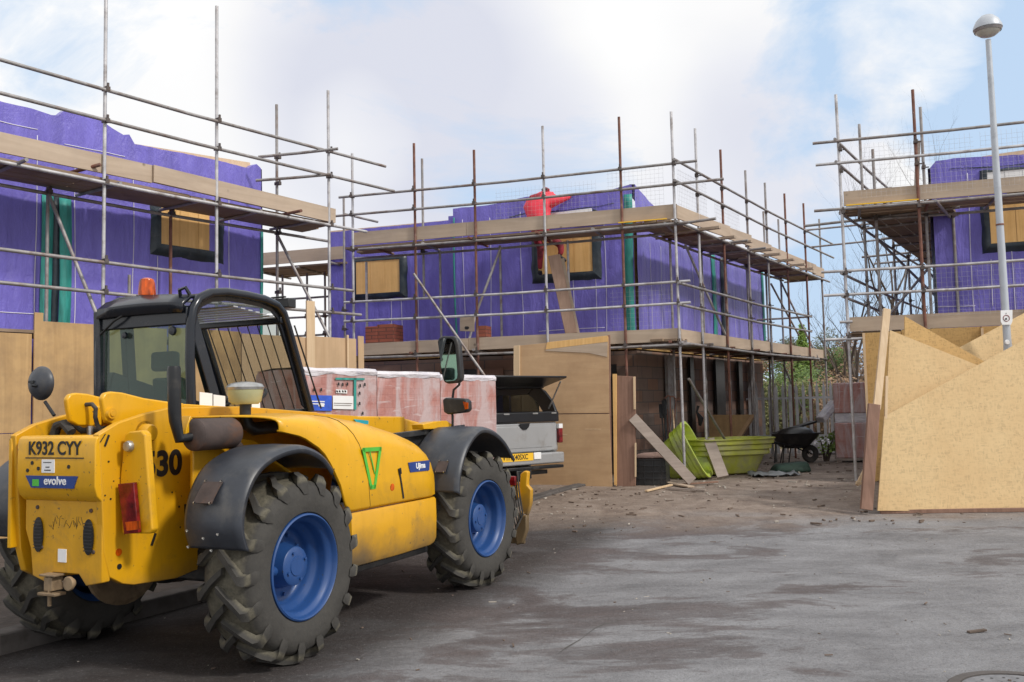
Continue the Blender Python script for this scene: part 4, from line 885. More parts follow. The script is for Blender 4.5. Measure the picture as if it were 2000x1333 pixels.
def patch(fd,pts,b): 
    q=[tb(x,y,b) for x,y in pts]; 
# riveted brown patch plates
def fplate(fd,a0,ph0,ph1,r,b0,b1):
    P=[[Vector((a0+r*math.cos(ph0+(ph1-ph0)*i/4),b,.612+r*math.sin(ph0+(ph1-ph0)*i/4))) for b in (b0,b1)] for i in range(5)]
    o=tbl('patch_plate',MB().grid(P),'exhaust',fd,solid=.006)
    for ph in (ph0,ph1):
        for b in (b0+.01,b1-.01):
            tbl('rivet',MB().lathe([(0,.006),(.008,.004),(.009,-.004)],(a0+(r+.004)*math.cos(ph),b,.612+(r+.004)*math.sin(ph)),'Y',8),'steel',fd)
fplate(f1,0,math.radians(147),math.radians(137),.850,.14,.28)
fplate(f2,2.62,math.radians(146),math.radians(138),.802,.08,.18)
for ph,b in ((158,.1),(160,.2),(165,.12),(164,.3),(157,.34)): 
    tbl('rivet',MB().lathe([(0,.006),(.007,.004),(.008,-.004)],(.765*math.cos(math.radians(ph)),b,.612+.765*math.sin(math.radians(ph))),'Y',8),'steel',f1)
# front frame panel, bracket, mirrors
fp=[tb(x,y,.50) for x,y in ((768,850),(800,848),(885,838),(905,850),(900,900),(850,905),(800,868))]
tbl('front_frame',MB().prism(fp,(0,.03,0)).beam(tb(770,852,.47),tb(905,835,.47),.04,.05),'plasticdk',bevel=.006)
yb_=[tb(x,y,.42) for x,y in ((826,829),(850,824),(873,822),(884,830),(876,838),(828,839))]; tbl('bracket',MB().prism(yb_,(0,.12,0)),'yellow',bevel=.006)
aM=2.62
st=[ta(x,y,aM+.09) for x,y in ((884,836),(884,812),(882,806),(884,778),(886,762),(897,752),(898,735))]
mm=tbl('mirror_arm',MB().tube(st,.012,8).box(0,0.001,0,.001,0,.001),'black',smooth=True)
hs=[ta(x,y,aM+.03) for x,y in ((857,668),(860,660),(868,657),(888,657),(895,662),(899,675),(904,735),(903,743),(897,748),(878,750),(870,747),(867,738))]
hs=[Vector((aM+.0,p.y,p.z)) for p in hs]
mh=tbl('mirror_housing',MB().prism(hs,(.07,0,0)),'plasticdk',mm,bevel=.014,seg=3)
c=sum((p for p in hs),Vector())/len(hs); gl=[Vector((aM-.003,c.y+(p.y-c.y)*.80+.014,c.z+(p.z-c.z)*.90)) for p in hs]
tbl('mirror_glass',MB().prism(gl,(-.003,0,0)),'mirror',mm)
ls=[ta(x,y,aM+.02) for x,y in ((866,781),(872,777),(908,779),(914,784),(915,800),(910,806),(876,810),(868,805))]
wl=tbl('front_lamp',MB().prism([Vector((aM,p.y,p.z)) for p in ls],(.10,0,0)),'plasticdk',mm,bevel=.012)
al=[ta(x,y,aM-.002) for x,y in ((904,785),(914,787),(914,799),(908,800))]; tbl('indicator_lens',MB().prism([Vector((aM-.001,p.y-.003,p.z)) for p in al],(-.006,0,0)),'amber',mm)
# left round mirror
v=ta(80,749,-.47); 
ml=tbl('round_mirror',MB().lathe([(0,-.05),(.05,-.045),(.10,-.025),(.118,0),(.118,.012),(.10,.015),(0,.016)],v,'X',32),'fender',smooth=True)
tbl('mirror_arm',MB().tube([v+Vector((-.03,0,0)),v+Vector((-.06,-.0,-.02)),ta(72,755,-.52)],.010,8).tube([ta(88,785,-.47),ta(98,800,-.47),ta(106,812,-.47)],.012,8).box(v.x-.062,v.x-.045,v.y-.0,v.y+.05,v.z+.0,v.z+.018),'black',ml,smooth=True)
# cab
cb0,cb1=1.2,2.12
hoopR=[(374,803),(371,700),(372,640),(377,604),(388,584),(410,573),(440,571),(480,577),(515,585),(540,596),(553,612),(562,640),(580,705),(606,803)]
hp=[tb(x,y,cb0) for x,y in hoopR]; hp=[Vector((p.x,cb0,p.z)) for p in hp]
cab=MB()
def hoop(b): return [Vector((p.x,b,p.z)) for p in hp]
cab.tube(hoop(cb0),.036,10); cab.tube(hoop(cb1),.036,10)
aRc=hp[0].x; aFc=hp[-1].x; zr=max(p.z for p in hp)
cfr=tbl('cab_frame',cab,'cabframe',smooth=True)
# inner door frame set in the hoop
cin=Vector(((hp[1].x+hp[-1].x)/2-.05,cb0+.03,2.0)); inner=[Vector((cin.x+(p.x-cin.x)*.90+.0,cb0+.03,cin.z+(p.z-cin.z)*.88)) for p in hp]
P=[[a_,b_] for a_,b_ in zip([p+Vector((0,.02,0)) for p in hp],inner)]
tbl('door_frame',MB().grid(P),'cabframe',solid=.02)
# posts, sills, roof
body=MB()
body.beam((aRc+.02,cb0,1.60),(aRc+.02,cb1,1.60),.08,.10); body.beam((aRc+.02,cb1,1.0),(aRc+.0,cb1,2.40),.10,.07,(0,1,0)); body.beam((aRc+.02,cb0+.0,2.33),(aRc+.02,cb1,2.33),.06,.12)
body.beam((aFc,cb0,1.58),(aFc,cb1,1.58),.06,.08); body.beam((hp[10].x,cb0,2.36),(hp[10].x,cb1,2.36),.06,.06)
body.beam((aRc,cb1,1.55),(aFc,cb1,1.2),.05,.8); 
tbl('cab_posts',body,'cabframe',bevel=.01)
rf=[]; 
for b in [cb0+.03+(cb1-cb0-.06)*i/6 for i in range(7)]:
    k=1-((b-(cb0+cb1)/2)/((cb1-cb0)/2))**2
    rf.append([Vector((aRc-.06,b,2.335+.01*k)),Vector((aRc-.055,b,2.40+.02*k)),Vector((aRc+.02,b,2.455+.03*k)),Vector((aRc+.28,b,2.475+.03*k)),Vector((hp[6].x+.12,b,zr-.005+.02*k))])
roof=tbl('cab_roof',MB().grid(rf),'cabframe',smooth=True,solid=.03)
sl_=MB()
for i in range(7):
    a_=hp[6].x+.16+.085*i; sl_.beam((a_,cb0+.04,2.43-.008*i),(a_,cb1-.04,2.43-.008*i),.05,.010)
tbl('roof_bars',sl_,'lampgrey',roof)
tbl('roof_glass',MB().prism([Vector((hp[6].x+.12,cb0+.03,zr-.02)),Vector((hp[6].x+.12,cb1-.03,zr-.02)),Vector((hp[9].x+.02,cb1-.03,2.415)),Vector((hp[9].x+.02,cb0+.03,2.415))],(0,0,.006)),'clear',roof)
# dark header between the side hoop and roof
tbl('rear_header',MB().prism([Vector((aRc-.03,cb0+.02,2.25)),Vector((aRc-.03,cb1,2.25)),Vector((aRc-.03,cb1-.02,2.38)),Vector((aRc-.03,cb0+.02,2.38))],(.03,0,0)),'cabframe',bevel=.01)
rg=[Vector((aRc-.005,b,z)) for b,z in ((cb0+.05,1.62),(cb1-.05,1.62),(cb1-.05,2.25),(cb0+.05,2.27))]
tbl('rear_window',MB().prism(rg,(.006,0,0)),'glass')
tbl('window_catch',MB().lathe([(0,-.02),(.03,-.018),(.035,0),(0,.0)],(aRc-.02,cb0+.16,2.21),'X',14).lathe([(0,-.02),(.022,-.018),(.025,0),(0,.0)],(aRc-.02,cb1-.28,2.20),'X',14),'cabframe',smooth=True)
# windscreen with guard bars
w0=Vector((hp[10].x,cb0,2.34)); w1=Vector((aFc,cb0,1.62)); 
ws=tbl('windscreen',MB().prism([w0+Vector((0,.03,0)),w1+Vector((0,.03,0)),w1+Vector((0,cb1-cb0-.03,0)),w0+Vector((0,cb1-cb0-.03,0))],(.006,0,.003)),'clear')
gb=MB()
for i in range(8):
    o=.10+(cb1-cb0-.16)*i/7; gb.tube([w0+Vector((.05,o,.0)),w1+Vector((.05,o,0))],.0055,6)
tbl('guard_bars',gb,'ink',ws)
gs=MB().tube([w0+Vector((.02,-.10,-.03)),w1+Vector((.02,-.10,0))],.008,6); tbl('wiper_cable',gs,'ink')
# far pillar (left side B post), inner pillar seen through the door
tbl('door_post',MB().beam((.55,cb1,1.2),(.45,cb1,2.42),.09,.06,(0,1,0)).beam(hp[2]+Vector((.10,.12,.15)),hp[2]+Vector((.42,.12,-.65)),.10,.05,(0,1,0)),'cabframe',bevel=.008)
# interior
seat=MB().box(.55,1.02,1.45,1.85,1.30,1.42); seat.hexa([Vector(v) for v in ((.50,1.47,1.40),(.62,1.47,1.40),(.62,1.83,1.40),(.50,1.83,1.40))],[Vector(v) for v in ((.40,1.50,1.88),(.48,1.50,1.88),(.48,1.80,1.88),(.40,1.80,1.88))]); seat.box(.37,.46,1.54,1.78,1.93,2.08)
tbl('seat',seat,'seat',bevel=.03,seg=3)
sw=MB(); cw=Vector((1.17,1.55,1.72)); ring=[]
for i in range(25):
    t=2*math.pi*i/24; ring.append(cw+Vector((.19*math.cos(t)*.85,.19*math.sin(t),.19*math.cos(t)*.45)))
sw.tube(ring,.014,8); sw.tube([cw,cw+Vector((.2,0,-.4))],.03,8)
for t in (.3,2.4,4.5): sw.tube([cw,cw+Vector((.19*math.cos(t)*.85,.19*math.sin(t),.19*math.cos(t)*.45))],.010,6)
tbl('steering_wheel',sw,'plasticdk',smooth=True)
tbl('dashboard',MB().box(1.35,1.60,1.25,2.05,1.25,1.62),'plasticdk',bevel=.03)
for (x0,y0_,x1,y1_,b) in ((390,766,415,795,1.22),(417,771,440,796,1.25),(492,778,508,800,1.22)):
    q=[tb(x,y,b) for x,y in ((x0,y0_),(x1,y0_+3),(x1,y1_),(x0,y1_-2))]; tbl('document',MB().prism(q,(0,.004,0)),'white')
# beacon, work light, cable
v=ta(283,581,.32); v=Vector((.34,v.y,2.485)); zt2=ta(283,541,.34).z
bc=tbl('beacon_base',MB().lathe([(0,0),(.075,0),(.075,.02),(.066,.028),(0,.028)],v,'Z',24),'cabframe',smooth=True)
tbl('beacon_lens',MB().lathe([(.064,.028),(.066,.045),(.058,.13),(.050,.155),(.03,.165),(0,.167)],v,'Z',28),'amber',bc,smooth=True)
tbl('beacon_cable',MB().tube([v+Vector((0,.05,.01)),v+Vector((-.08,.02,.02)),Vector((aRc-.04,v.y-.1,2.42)),Vector((aRc-.08,v.y+.12,2.31)),Vector((aRc-.05,cb1-.05,2.22))],.009,7),'ink',smooth=True)
v=ta(556,596,1.36); tbl('work_light',MB().box(1.30,1.40,v.y-.09,v.y+.10,v.z-.03,v.z+.05).box(1.27,1.30,v.y-.07,v.y+.08,v.z+.05,v.z+.065),'plasticdk',bevel=.012)
tbl('hook',MB().tube([Vector((aRc-.0,cb0+.02,2.47)),Vector((aRc-.03,cb0+.03,2.52)),Vector((aRc-.02,cb0+.10,2.51)),Vector((aRc+.0,cb0+.11,2.46))],.014,8),'cabframe',smooth=True)
# exhaust
mz=tb(415,848,.45).z; m0=tb(374,848,.45).x; m1=tb(454,848,.45).x
mf=tbl('muffler',MB().lathe([(0,0),(.075,.0),(.092,.012),(.1,.02),(.1,m1-m0-.02),(.09,m1-m0),(0,m1-m0)],(m0,.45,mz),'X',28),'exhaust',smooth=True)
p0=tb(340,716,.5); p1=tb(347,822,.5); 
tbl('exhaust_stack',MB().tube([Vector((p0.x,.5,p0.z)),Vector((p0.x,.5,p0.z-.02)),Vector((p0.x+.006,.5,p1.z+.06)),Vector((p0.x+.012,.5,p1.z+.0)),Vector((p0.x+.035,.49,mz-.02)),Vector((m0+.03,.46,mz-.01))],[.036,.04,.04,.038,.034,.034],14),'black',smooth=True)
kb=[tb(x,y,.47) for x,y in ((372,812),(380,822),(378,848),(372,858),(362,852),(366,830))]; tbl('muffler_bracket',MB().prism(kb,(0,.1,0)),'yellow',mf,bevel=.004)
tbl('exhaust_pipe',MB().tube([Vector((m1-.03,.45,mz-.03)),Vector((m1+.06,.46,mz-.10)),Vector((m1+.15,.49,mz-.3))],.042,12),'exhaust',smooth=True)
# air intake
pc=tb(479,765,.5); zc0=tb(479,790,.5).z; zc1=tb(479,746,.5).z; A0=(pc.x,.5,0)
ai=tbl('air_cleaner_bowl',MB().lathe([(0,zc0),(.085,zc0),(.105,zc0+.02),(.118,zc0+.09),(.12,zc0+.10)],A0,'Z',30),simple('cleaner_bowl',(.42,.42,.24),.25,0,.1),smooth=True)
tbl('bowl_lid',MB().lathe([(.122,zc0+.098),(.125,zc0+.115),(.11,zc0+.135),(.07,zc1-.005),(.03,zc1),(0,zc1)],A0,'Z',30),'steel',ai,smooth=True)
ze=tb(500,838,.5).z; xe=tb(545,828,.5)
tbl('intake_pipe',MB().tube([Vector((pc.x,.5,zc0)),Vector((pc.x,.5,ze+.09)),Vector((pc.x+.02,.5,ze+.03)),Vector((pc.x+.07,.49,ze)),Vector((xe.x-.10,.46,ze+.01)),Vector((xe.x+.0,.44,xe.z))],[.038,.038,.044,.046,.044,.044],14),'plasticdk',smooth=True)
tbl('hose_clip',MB().lathe([(.046,0),(.046,.012)],(pc.x,.5,ze+.08),'Z',18).lathe([(.041,0),(.041,.008)],(pc.x,.5,ze+.19),'Z',18),'steel',smooth=True)
# ---------------------------------------------------------------- hoarding on the left
def pbox(L,x0,x1,z0,z1,d0,d1,zt=None):
    a=L.col(x0,2); c=L.col(x1,2); n=L.n; b=MB(); z1b=zt if zt else z1
    return b.hexa([Vector((a.x,a.y,z0))+n*d0,Vector((c.x,c.y,z0))+n*d0,Vector((c.x,c.y,z0))+n*d1,Vector((a.x,a.y,z0))+n*d1],[Vector((a.x,a.y,z1))+n*d0,Vector((c.x,c.y,z1b))+n*d0,Vector((c.x,c.y,z1b))+n*d1,Vector((a.x,a.y,z1))+n*d1])
HL=LL.off(-.30)
hd=thing('hoarding','weathered plywood hoarding in front of the left scaffold, behind the yellow telehandler','hoarding',(HL.A.x,HL.A.y,0),ang(DL))
for i,(x0,x1,yt) in enumerate(((-330,-160,655),(-158,61,651),(79,326,628),(328,470,640),(471,603,652),(605,697,657),(699,711,657))):
    zt=HL.hit(max(x0,20)+5,yt).z; j=.006*(i%3)
    pbox(HL,x0,x1-1,1.42,zt,-.02+j,.0+j).build('panel',MT['ply'] if i<4 else MT['ply2'],hd,bevel=.002)
    pbox(HL,x0,x1-1,.05,1.412,-.02+j,.0+j).build('panel',MT['ply'] if i<4 else MT['ply2'],hd,bevel=.002)
for x0,x1,yt in ((62,79,611),(596,612,588),(675,678,655)): pbox(HL,x0,x1,.05,HL.hit(x0,yt).z,-.05,-.022).build('stud',MT['newwood'] if x0>500 else MT['ply'],hd,bevel=.003)
# ---------------------------------------------------------------- wrapped brick packs
BA=atY(594,760,9.9); BB=atY(969,780,12.1); db=Vector((BB.x-BA.x,BB.y-BA.y,0)); Lb=db.length; db.normalize(); LB_=Line((BA.x,BA.y),db)
names=['wrapped brick pack with blue and white labels, nearest the cab window','wrapped brick pack in cloudy film, middle of the row behind the telehandler','wrapped red brick pack at the right end of the row, beside the open pickup']
for i in range(3):
    t0=Lb*i/3+.004; t1=Lb*(i+1)/3-.004; o=LB_.pt(t0,gz(*LB_.pt(t0,0)[:2]))
    bk=thing('brick_pack',names[i],'brick pack',o,ang(db),'wrapped brick packs stacked behind the telehandler')
    g0=o.z; ztop=[2.055,2.03,2.0][i]; n=LB_.n
    def bx(a,c,k0,k1,z0,z1):
        b=MB(); return b.hexa([LB_.pt(a,z0)+n*k0,LB_.pt(c,z0)+n*k0,LB_.pt(c,z0)+n*k1,LB_.pt(a,z0)+n*k1],[LB_.pt(a,z1)+n*k0,LB_.pt(c,z1)+n*k0,LB_.pt(c,z1)+n*k1,LB_.pt(a,z1)+n*k1])
    # slightly lumpy wrapped stack
    P=[]
    for u in range(15):
        a=t0+(t1-t0)*u/14; row=[]
        for kk,z in [(0.95,g0+.13)]+[(0,g0+.13+(ztop-.05-g0-.13)*q/12) for q in range(13)]+[(.03,ztop-.02),(.1,ztop-.005),(.5,ztop+.01),(.9,ztop),(.95,ztop-.05)]:
            wv=.008*noise.noise((a*3,z*5,i*3)); row.append(LB_.pt(a,z+(.012*noise.noise((a*5,kk*4,i)) if z>ztop-.03 else 0))+n*(kk+wv))
        P.append(row)
    m_=MB().grid(P); nr=len(P[0]); m_.add(P[0],[tuple(range(nr))]); m_.add(P[-1],[tuple(range(nr))]); m_.build('bricks',MT['wrap'],bk,True)
    P=[]
    for u in range(31):
        a=t0-.004+(t1-t0+.008)*u/30; w=noise.noise((a*4,1,i)); row=[]
        for kk,z in ((-.006,ztop-.06-.03*w),(-.010,ztop-.04),(-.012,ztop-.02+.01*w),(.02,ztop+.012),(.15,ztop+.022+.012*w),(.6,ztop+.03),(.96,ztop+.0)):
            row.append(LB_.pt(a,z+.006*noise.noise((a*9,kk*5,z*6)))+n*(kk+.012*noise.noise((a*7,z*11,i))))
        P.append(row)
    MB().grid(P).build('top_film',MT['film'],bk,True)
    bx(t0,t1,0,.95,g0+.09,g0+.12).build('pallet',MT['greywood'],bk); 
    for k in (.02,.42,.82): bx(t0,t1,k,k+.1,g0,g0+.088).build('pallet_runner',MT['greywood'],bk)
    if i==0:
        def lab(x0,y0,x1,y1,mat,nm,d): 
            Lk=LB_.off(-d); a=[Lk.hit(*q) for q in ((x0,y0),(x1,y0+1),(x1,y1+1),(x0,y1))]; MB().prism(a,-LB_.n*.002).build(nm,MT[mat],bk)
        lab(605,772,648,802,'bluel','label',.014); lab(650,773,690,799,'white','label',.014); lab(607,783,634,785,'white','label_print',.018); lab(607,788,634,790,'white','label_print',.018); lab(622,787,633,794,'white','label_print',.018)
        lab(652,787,688,788.3,'galvd','label_print',.018); lab(652,791,686,792,'galvd','label_print',.018)
        lab(656,761,678,768,'white','label',.014); 
        for x in (657,662,668,673): lab(x,762.5,x+3,766,'ink','label_print',.018)
        lab(691,738,696,800,'teal','tape_line',.016); lab(655,738,712,742,'teal','tape_line',.016)
        for x,y in ((612,758),(626,758),(660,747),(668,748),(677,747),(702,750),(711,748),(701,765),(701,785),(707,804)): lab(x,y,x+3,y+6,'ink','printed_mark',.017)
# ---------------------------------------------------------------- pickup truck
PC=atY(1094,880,14.0); PA=math.radians(50)   # azimuth of tailgate line (left-near to right-far)
td=Vector((math.sin(PA),math.cos(PA),0)); hdg=Vector((-math.cos(PA),math.sin(PA),0))
pg=gz(PC.x,PC.y)
PO=Vector((PC.x,PC.y,pg))-td*.86      # centre of tailgate on the ground
pk=thing('pickup_truck','silver pickup with black canopy and raised rear hatch behind the wrapped bricks','pickup',PO,math.atan2(hdg.y,hdg.x))
PM=WM[pk.name].inverted()
# local x = forward, y = left ; tailgate face at x=0, right side at y=-.86
def pl(px,py,x=0.): 
    r=ray(px,py); o_=PO+hdg*x; t=((o_-CAM).dot(hdg))/r.dot(hdg); return PM@(CAM+r*t)
def pb(name,mb,mat,par=None,**k): return mb.build(name,MT[mat],par or pk,local=True,**k)
zt=pl(1040,826).z; zbm=pl(1040,884).z; zw=pl(1040,800).z; zbb=pl(1040,903).z
side=[(0.02,zbm-.02),(0.0,zbm+.1),(0,zt),(5.0,zt),(5.05,zbm),(4.9,zbm-.2),(.3,zbm-.2)]
def sidebody(y0_,y1_,pr,nm,mt,**k): return pb(nm,MB().prism([Vector((x,y0_,z)) for x,z in pr],(0,y1_-y0_,0)),mt,**k)
sidebody(-.86,.86,[(0.035,zbm),(0.035,zt-.02),(2.0,zt-.02),(2.0,zbm-.1),(.3,zbm-.1)],'body','silver',bevel=.03)
sidebody(-.86,.86,[(2.0,zbm-.1),(2.0,zt),(3.8,zt+.0),(4.9,zt-.05),(5.0,zbm),(4.9,zbm-.2)],'cab','silver',bevel=.04); pb('cab_roof',MB().box(2.25,3.2,-.72,.72,zt+.56,zt+.62),'silver',bevel=.02)
for s in (-1,1): pb('cab_pillar',MB().beam((2.05,s*.78,zt),(2.28,s*.70,zt+.58),.07,.07).beam((3.75,s*.78,zt),(3.18,s*.70,zt+.58),.07,.07),'silver')
tg=pb('tailgate',MB().box(-.0,.04,-.80,.80,zbm+.01,zt),'silver',bevel=.02,seg=3); pb('tailgate_panel',MB().box(-.008,.0,-.70,.70,zbm+.07,zt-.05),'silver',tg,bevel=.007)
hz=pl(1023,828); pb('handle',MB().prism([Vector((-.012,hz.y+y,hz.z+z)) for y,z in ((.10,.0),(-.10,.0),(-.08,-.05),(-.03,-.09),(.03,-.09),(.08,-.05))],(-.012,0,0)),'trim',tg,bevel=.004)
pb('bumper',MB().box(-.12,.1,-.84,.84,zbb-.03,zbm-.01),'silver',bevel=.025,seg=3)
pb('bumper_step',MB().box(-.14,.0,-.80,.80,zbb-.10,zbb-.055),'black',bevel=.01)
pb('tow_bar',MB().box(-.16,.1,-.14,.14,zbb-.22,zbb-.1).tube([(-.12,0,zbb-.2),(-.2,0,zbb-.2),(-.2,0,zbb-.12)],.025,8).box(-.05,.3,-.55,.55,zbb-.18,zbb-.12),'black',bevel=.005)
pa=pl(984,895,-.13); pc_=pl(1042,893,-.13); zc=(pa.z+pc_.z)/2; zh=.055
pt=pb('number_plate',MB().box(-.128,-.122,pc_.y,pa.y+.12,zc-zh,zc+zh),'plate')
text('plate_lettering','VTHX40SXC',.105,Matrix(((0,0,-1,-.1285),(-1,0,0,(pa.y+.12+pc_.y)/2),(0,1,0,zc),(0,0,0,1))),MT['ink'],pt,.001,.002,.82,local=True)
pb('plate_bracket',MB().box(-.135,-.12,pc_.y-.15,pc_.y-.01,zc-.045,zc+.055),'white',bevel=.02)
for s in (-1,1):
    tlp=pb('tail_light',MB().box(-.012,.06,s*.865-.05,s*.865+.03,zbm+.12,zt-.10),'redlens',bevel=.01); pb('reverse_lens',MB().box(-.013,.06,s*.865-.048,s*.865+.028,zt-.095,zt-.03),'white',tlp)
# canopy
zc1=pl(1046,757).z; zcp=zt+.02
can=[(.02,zcp),(.0,zcp+.10),(.22,zc1-.06),(.30,zc1),(1.9,zc1+.04),(1.95,zcp)]
RING=[(.02,zcp),(-.01,zcp+.10),(.10,zcp+.30),(.26,zc1-.05),(.36,zc1),(.50,zc1),(.62,zc1-.10),(.42,zcp+.28),(.30,zcp+.14),(1.6,zcp+.14),(1.65,zc1-.10),(.64,zc1-.095),(.52,zc1),(1.9,zc1+.04),(1.95,zcp)]
cn=pb('canopy',MB().prism([Vector((x,-.84,z)) for x,z in RING],(0,.05,0)),'trim',bevel=.006)
pb('canopy_side',MB().prism([Vector((x,.79,z)) for x,z in RING],(0,.05,0)),'trim',cn,bevel=.006)
pb('side_glass',MB().box(.4,1.6,-.815,-.81,zcp+.12,zc1-.08),'truckglass',cn)
pb('canopy_roof',MB().box(.30,1.92,-.84,.84,zc1-.005,zc1+.04),'trim',cn,bevel=.015)
pb('canopy_sill',MB().box(-.03,.06,-.83,.83,zt+.005,zt+.16),'trim',cn,bevel=.02)
for y in (-.35,.2,-.72): pb('badge',MB().box(-.038,-.03,y-.05,y+.05,zt+.125,zt+.145),'steel',cn)
# raised hatch
hp0=Vector((.25,0,zc1+.01)); hp1=Vector((-.34,0,zc1+.13))
ht=pb('rear_hatch',MB().hexa([hp0+Vector((0,-.80,0)),hp1+Vector((0,-.72,0)),hp1+Vector((0,.72,0)),hp0+Vector((0,.80,0))],[hp0+Vector((0,-.80,.05)),hp1+Vector((0,-.72,.03)),hp1+Vector((0,.72,.03)),hp0+Vector((0,.80,.05))]),'trim',bevel=.01)
for s in (-1,1): pb('gas_strut',MB().tube([(.1,s*.74,zt+.2),(-.2,s*.72,zc1+.08)],.012,8),'steel',ht)
for x in (1.0,3.9):
    for s in (-1,1):
        w=pb('wheel',MB().lathe([(.2,-.1),(.33,-.11),(.36,-.06),(.36,.06),(.33,.11),(.2,.1)],(x,s*.75,.36),'Y',32),'rubber',smooth=True); pb('rim',MB().lathe([(0,s*.05),(.06,s*.08),(.17,s*.06),(.21,s*.1),(.21,0)],(x,s*.75,.36),'Y',24),'steel',w,smooth=True)
# ---------------------------------------------------------------- plywood sheet, planks and rubbish by the corner
def board(name,pts,vec,mat,label,cat,group=None,bevel=.003,parts=None):
    o=MB().prism(pts,vec).build(name,MT[mat],None,bevel=bevel); tag(o,label,cat,group); return o
Lp=Line(gnd(1195,950),(-.9504,.311)); n=Lp.n
def onp(L,px,py): return L.hit(px,py)
g=Lp.hit(1195,952).z
psh=thing('plywood_screen','tall plywood screen of two sheets standing between the pickup and the brown plank','plywood',tuple(Lp.hit(1195,952)),ang((.9504,-.311)))
MB().prism([onp(Lp,1190,807),onp(Lp,1010,809),onp(Lp,1010,676),onp(Lp,1189,658)],-n*.02).build('sheet',MT['plyh'],psh,bevel=.002)
MB().prism([onp(Lp,1196,952),onp(Lp,1012,958),onp(Lp,1010,811),onp(Lp,1190,809)],-n*.02).build('sheet',MT['plyh'],psh,bevel=.002)
MB().prism([onp(Lp,1016,780),onp(Lp,1004,780),onp(Lp,1004,676),onp(Lp,1016,675)],n*.03).build('batten',MT['newwood'],psh,bevel=.003)
MB().beam(onp(Lp,1192,952)-n*.03,onp(Lp,1188,655)-n*.03,.045,.05).build('batten',MT['oldwood'],psh,bevel=.003)
MB().prism([onp(Lp,1187,668),onp(Lp,1066,683),onp(Lp,1069,669),onp(Lp,1187,656)],n*.012).build('torn_strip',MT['winboard'],psh,bevel=.002)
MB().prism([onp(Lp,1186,698),onp(Lp,1150,690),onp(Lp,1066,686),onp(Lp,1066,681),onp(Lp,1187,668)],n*.010).build('torn_strip',MT['toe'],psh,bevel=.002)
for (x0,x1,y,h) in ((1142,1174,838,1.2),(1096,1108,849,1.2)): MB().prism([onp(Lp,x0,y),onp(Lp,x1,y),onp(Lp,x1,y+h),onp(Lp,x0,y+h)],n*.003).build('scratch',MT['newwood'],psh)
# upright brown plank trough
Lq=Line(gnd(1240,950),(-.9504,.311))
def q3(L,l,d=0): return [L.hit(*p)+L.n*d for p in l]
bp=thing('plank_post','wide brown planks boxed round the scaffold pole right of the plywood screen','planks',tuple(Lq.hit(1220,950)),0)
MB().prism(q3(Lq,[(1241,950),(1205,951),(1205,734),(1241,736)]),-Lq.n*.05).build('face_plank',MT['oldwood'],bp,bevel=.004)
MB().prism(q3(Lq,[(1205,950),(1200,948),(1197,731),(1205,731)]),Lq.n*.03).build('edge_board',MT['winboard'],bp,bevel=.003)
MB().prism(q3(Lq,[(1242,800),(1238,800),(1237,737),(1241,736)]),Lq.n*.03).build('edge_board',MT['newwood'],bp,bevel=.003)
MB().prism(q3(Lq,[(1243,932),(1240,932),(1240,866),(1243,865)]),Lq.n*.03).build('edge_board',MT['newwood'],bp,bevel=.003)
def plank(px0,py0,Y0,px1,py1,Y1,w,th,mat,label,name='plank',group=None,up=(0,0,1),drop=0):
    a=atY(px0,py0,Y0); b_=atY(px1,py1,Y1); o=MB().beam(a,b_,w,th,up).build(name,MT[mat],None,bevel=.004); tag(o,label,'plank',group); return o
plank(1235,815,15.0,1352,941,14.9,.165,.045,'greywood','grey scaffold board leaning diagonally against the brown planks',up=(0,-1,.2))
plank(1384,858,16.4,1412,932,16.0,.2,.04,'greywood','short grey board leaning between the two lime tubs',up=(0,-1,.2))
for i,(x0,y0_,x1,y1_,lab) in enumerate(((1288,943,1350,955,'splintered tan board lying flat below the lime tub'),(1262,962,1312,951,'thin pale board end on the soil in front of the lime tub'),(1330,949,1402,945,'narrow reddish batten lying on the soil by the scaffold foot'),(1300,957,1378,962,'longest pale lath lying on the soil nearest the camera'))):
    a=gnd(x0,y0_)+Vector((0,0,.02)); b_=gnd(x1,y1_)+Vector((0,0,.03)); o=MB().beam(a,b_,.12 if i==0 else .05,.025).build('loose_board',MT[['toe','newwood','oldwood','greywood'][i]],None,bevel=.003); tag(o,lab,'board')
# black crates at the foot of the planks
cg=gnd(1270,947); ck=thing('crate','black plastic crate under the leaning grey board','crate',tuple(cg),-.3)
b=MB(); b.box(-.26,.26,-.1,.4,0,.03); 
for s in (-1,1): b.box(s*.26-.012,s*.26+.012,-.1,.4,0,.42)
b.box(-.26,.26,-.112,-.09,0,.42).box(-.26,.26,.39,.412,0,.42)
for z in (.1,.2,.3,.40): b.box(-.285,.285,-.13,-.112,z,z+.022)
for x in (-.2,-.07,.07,.2): b.box(x-.01,x+.01,-.128,-.11,0,.42)
b.build('shell',MT['plasticdk'],ck,local=True,bevel=.004); MB().hexa([(-.25,-.1,.43),(.25,-.1,.43),(.25,.4,.43),(-.25,.4,.43)],[(-.2,-.05,.50),(.18,-.04,.53),(.2,.35,.52),(-.18,.36,.50)]).build('rubble',simple('rubble',(.27,.18,.15),.9,0,.3,8,None,0,.5),ck,local=True,bevel=.03)
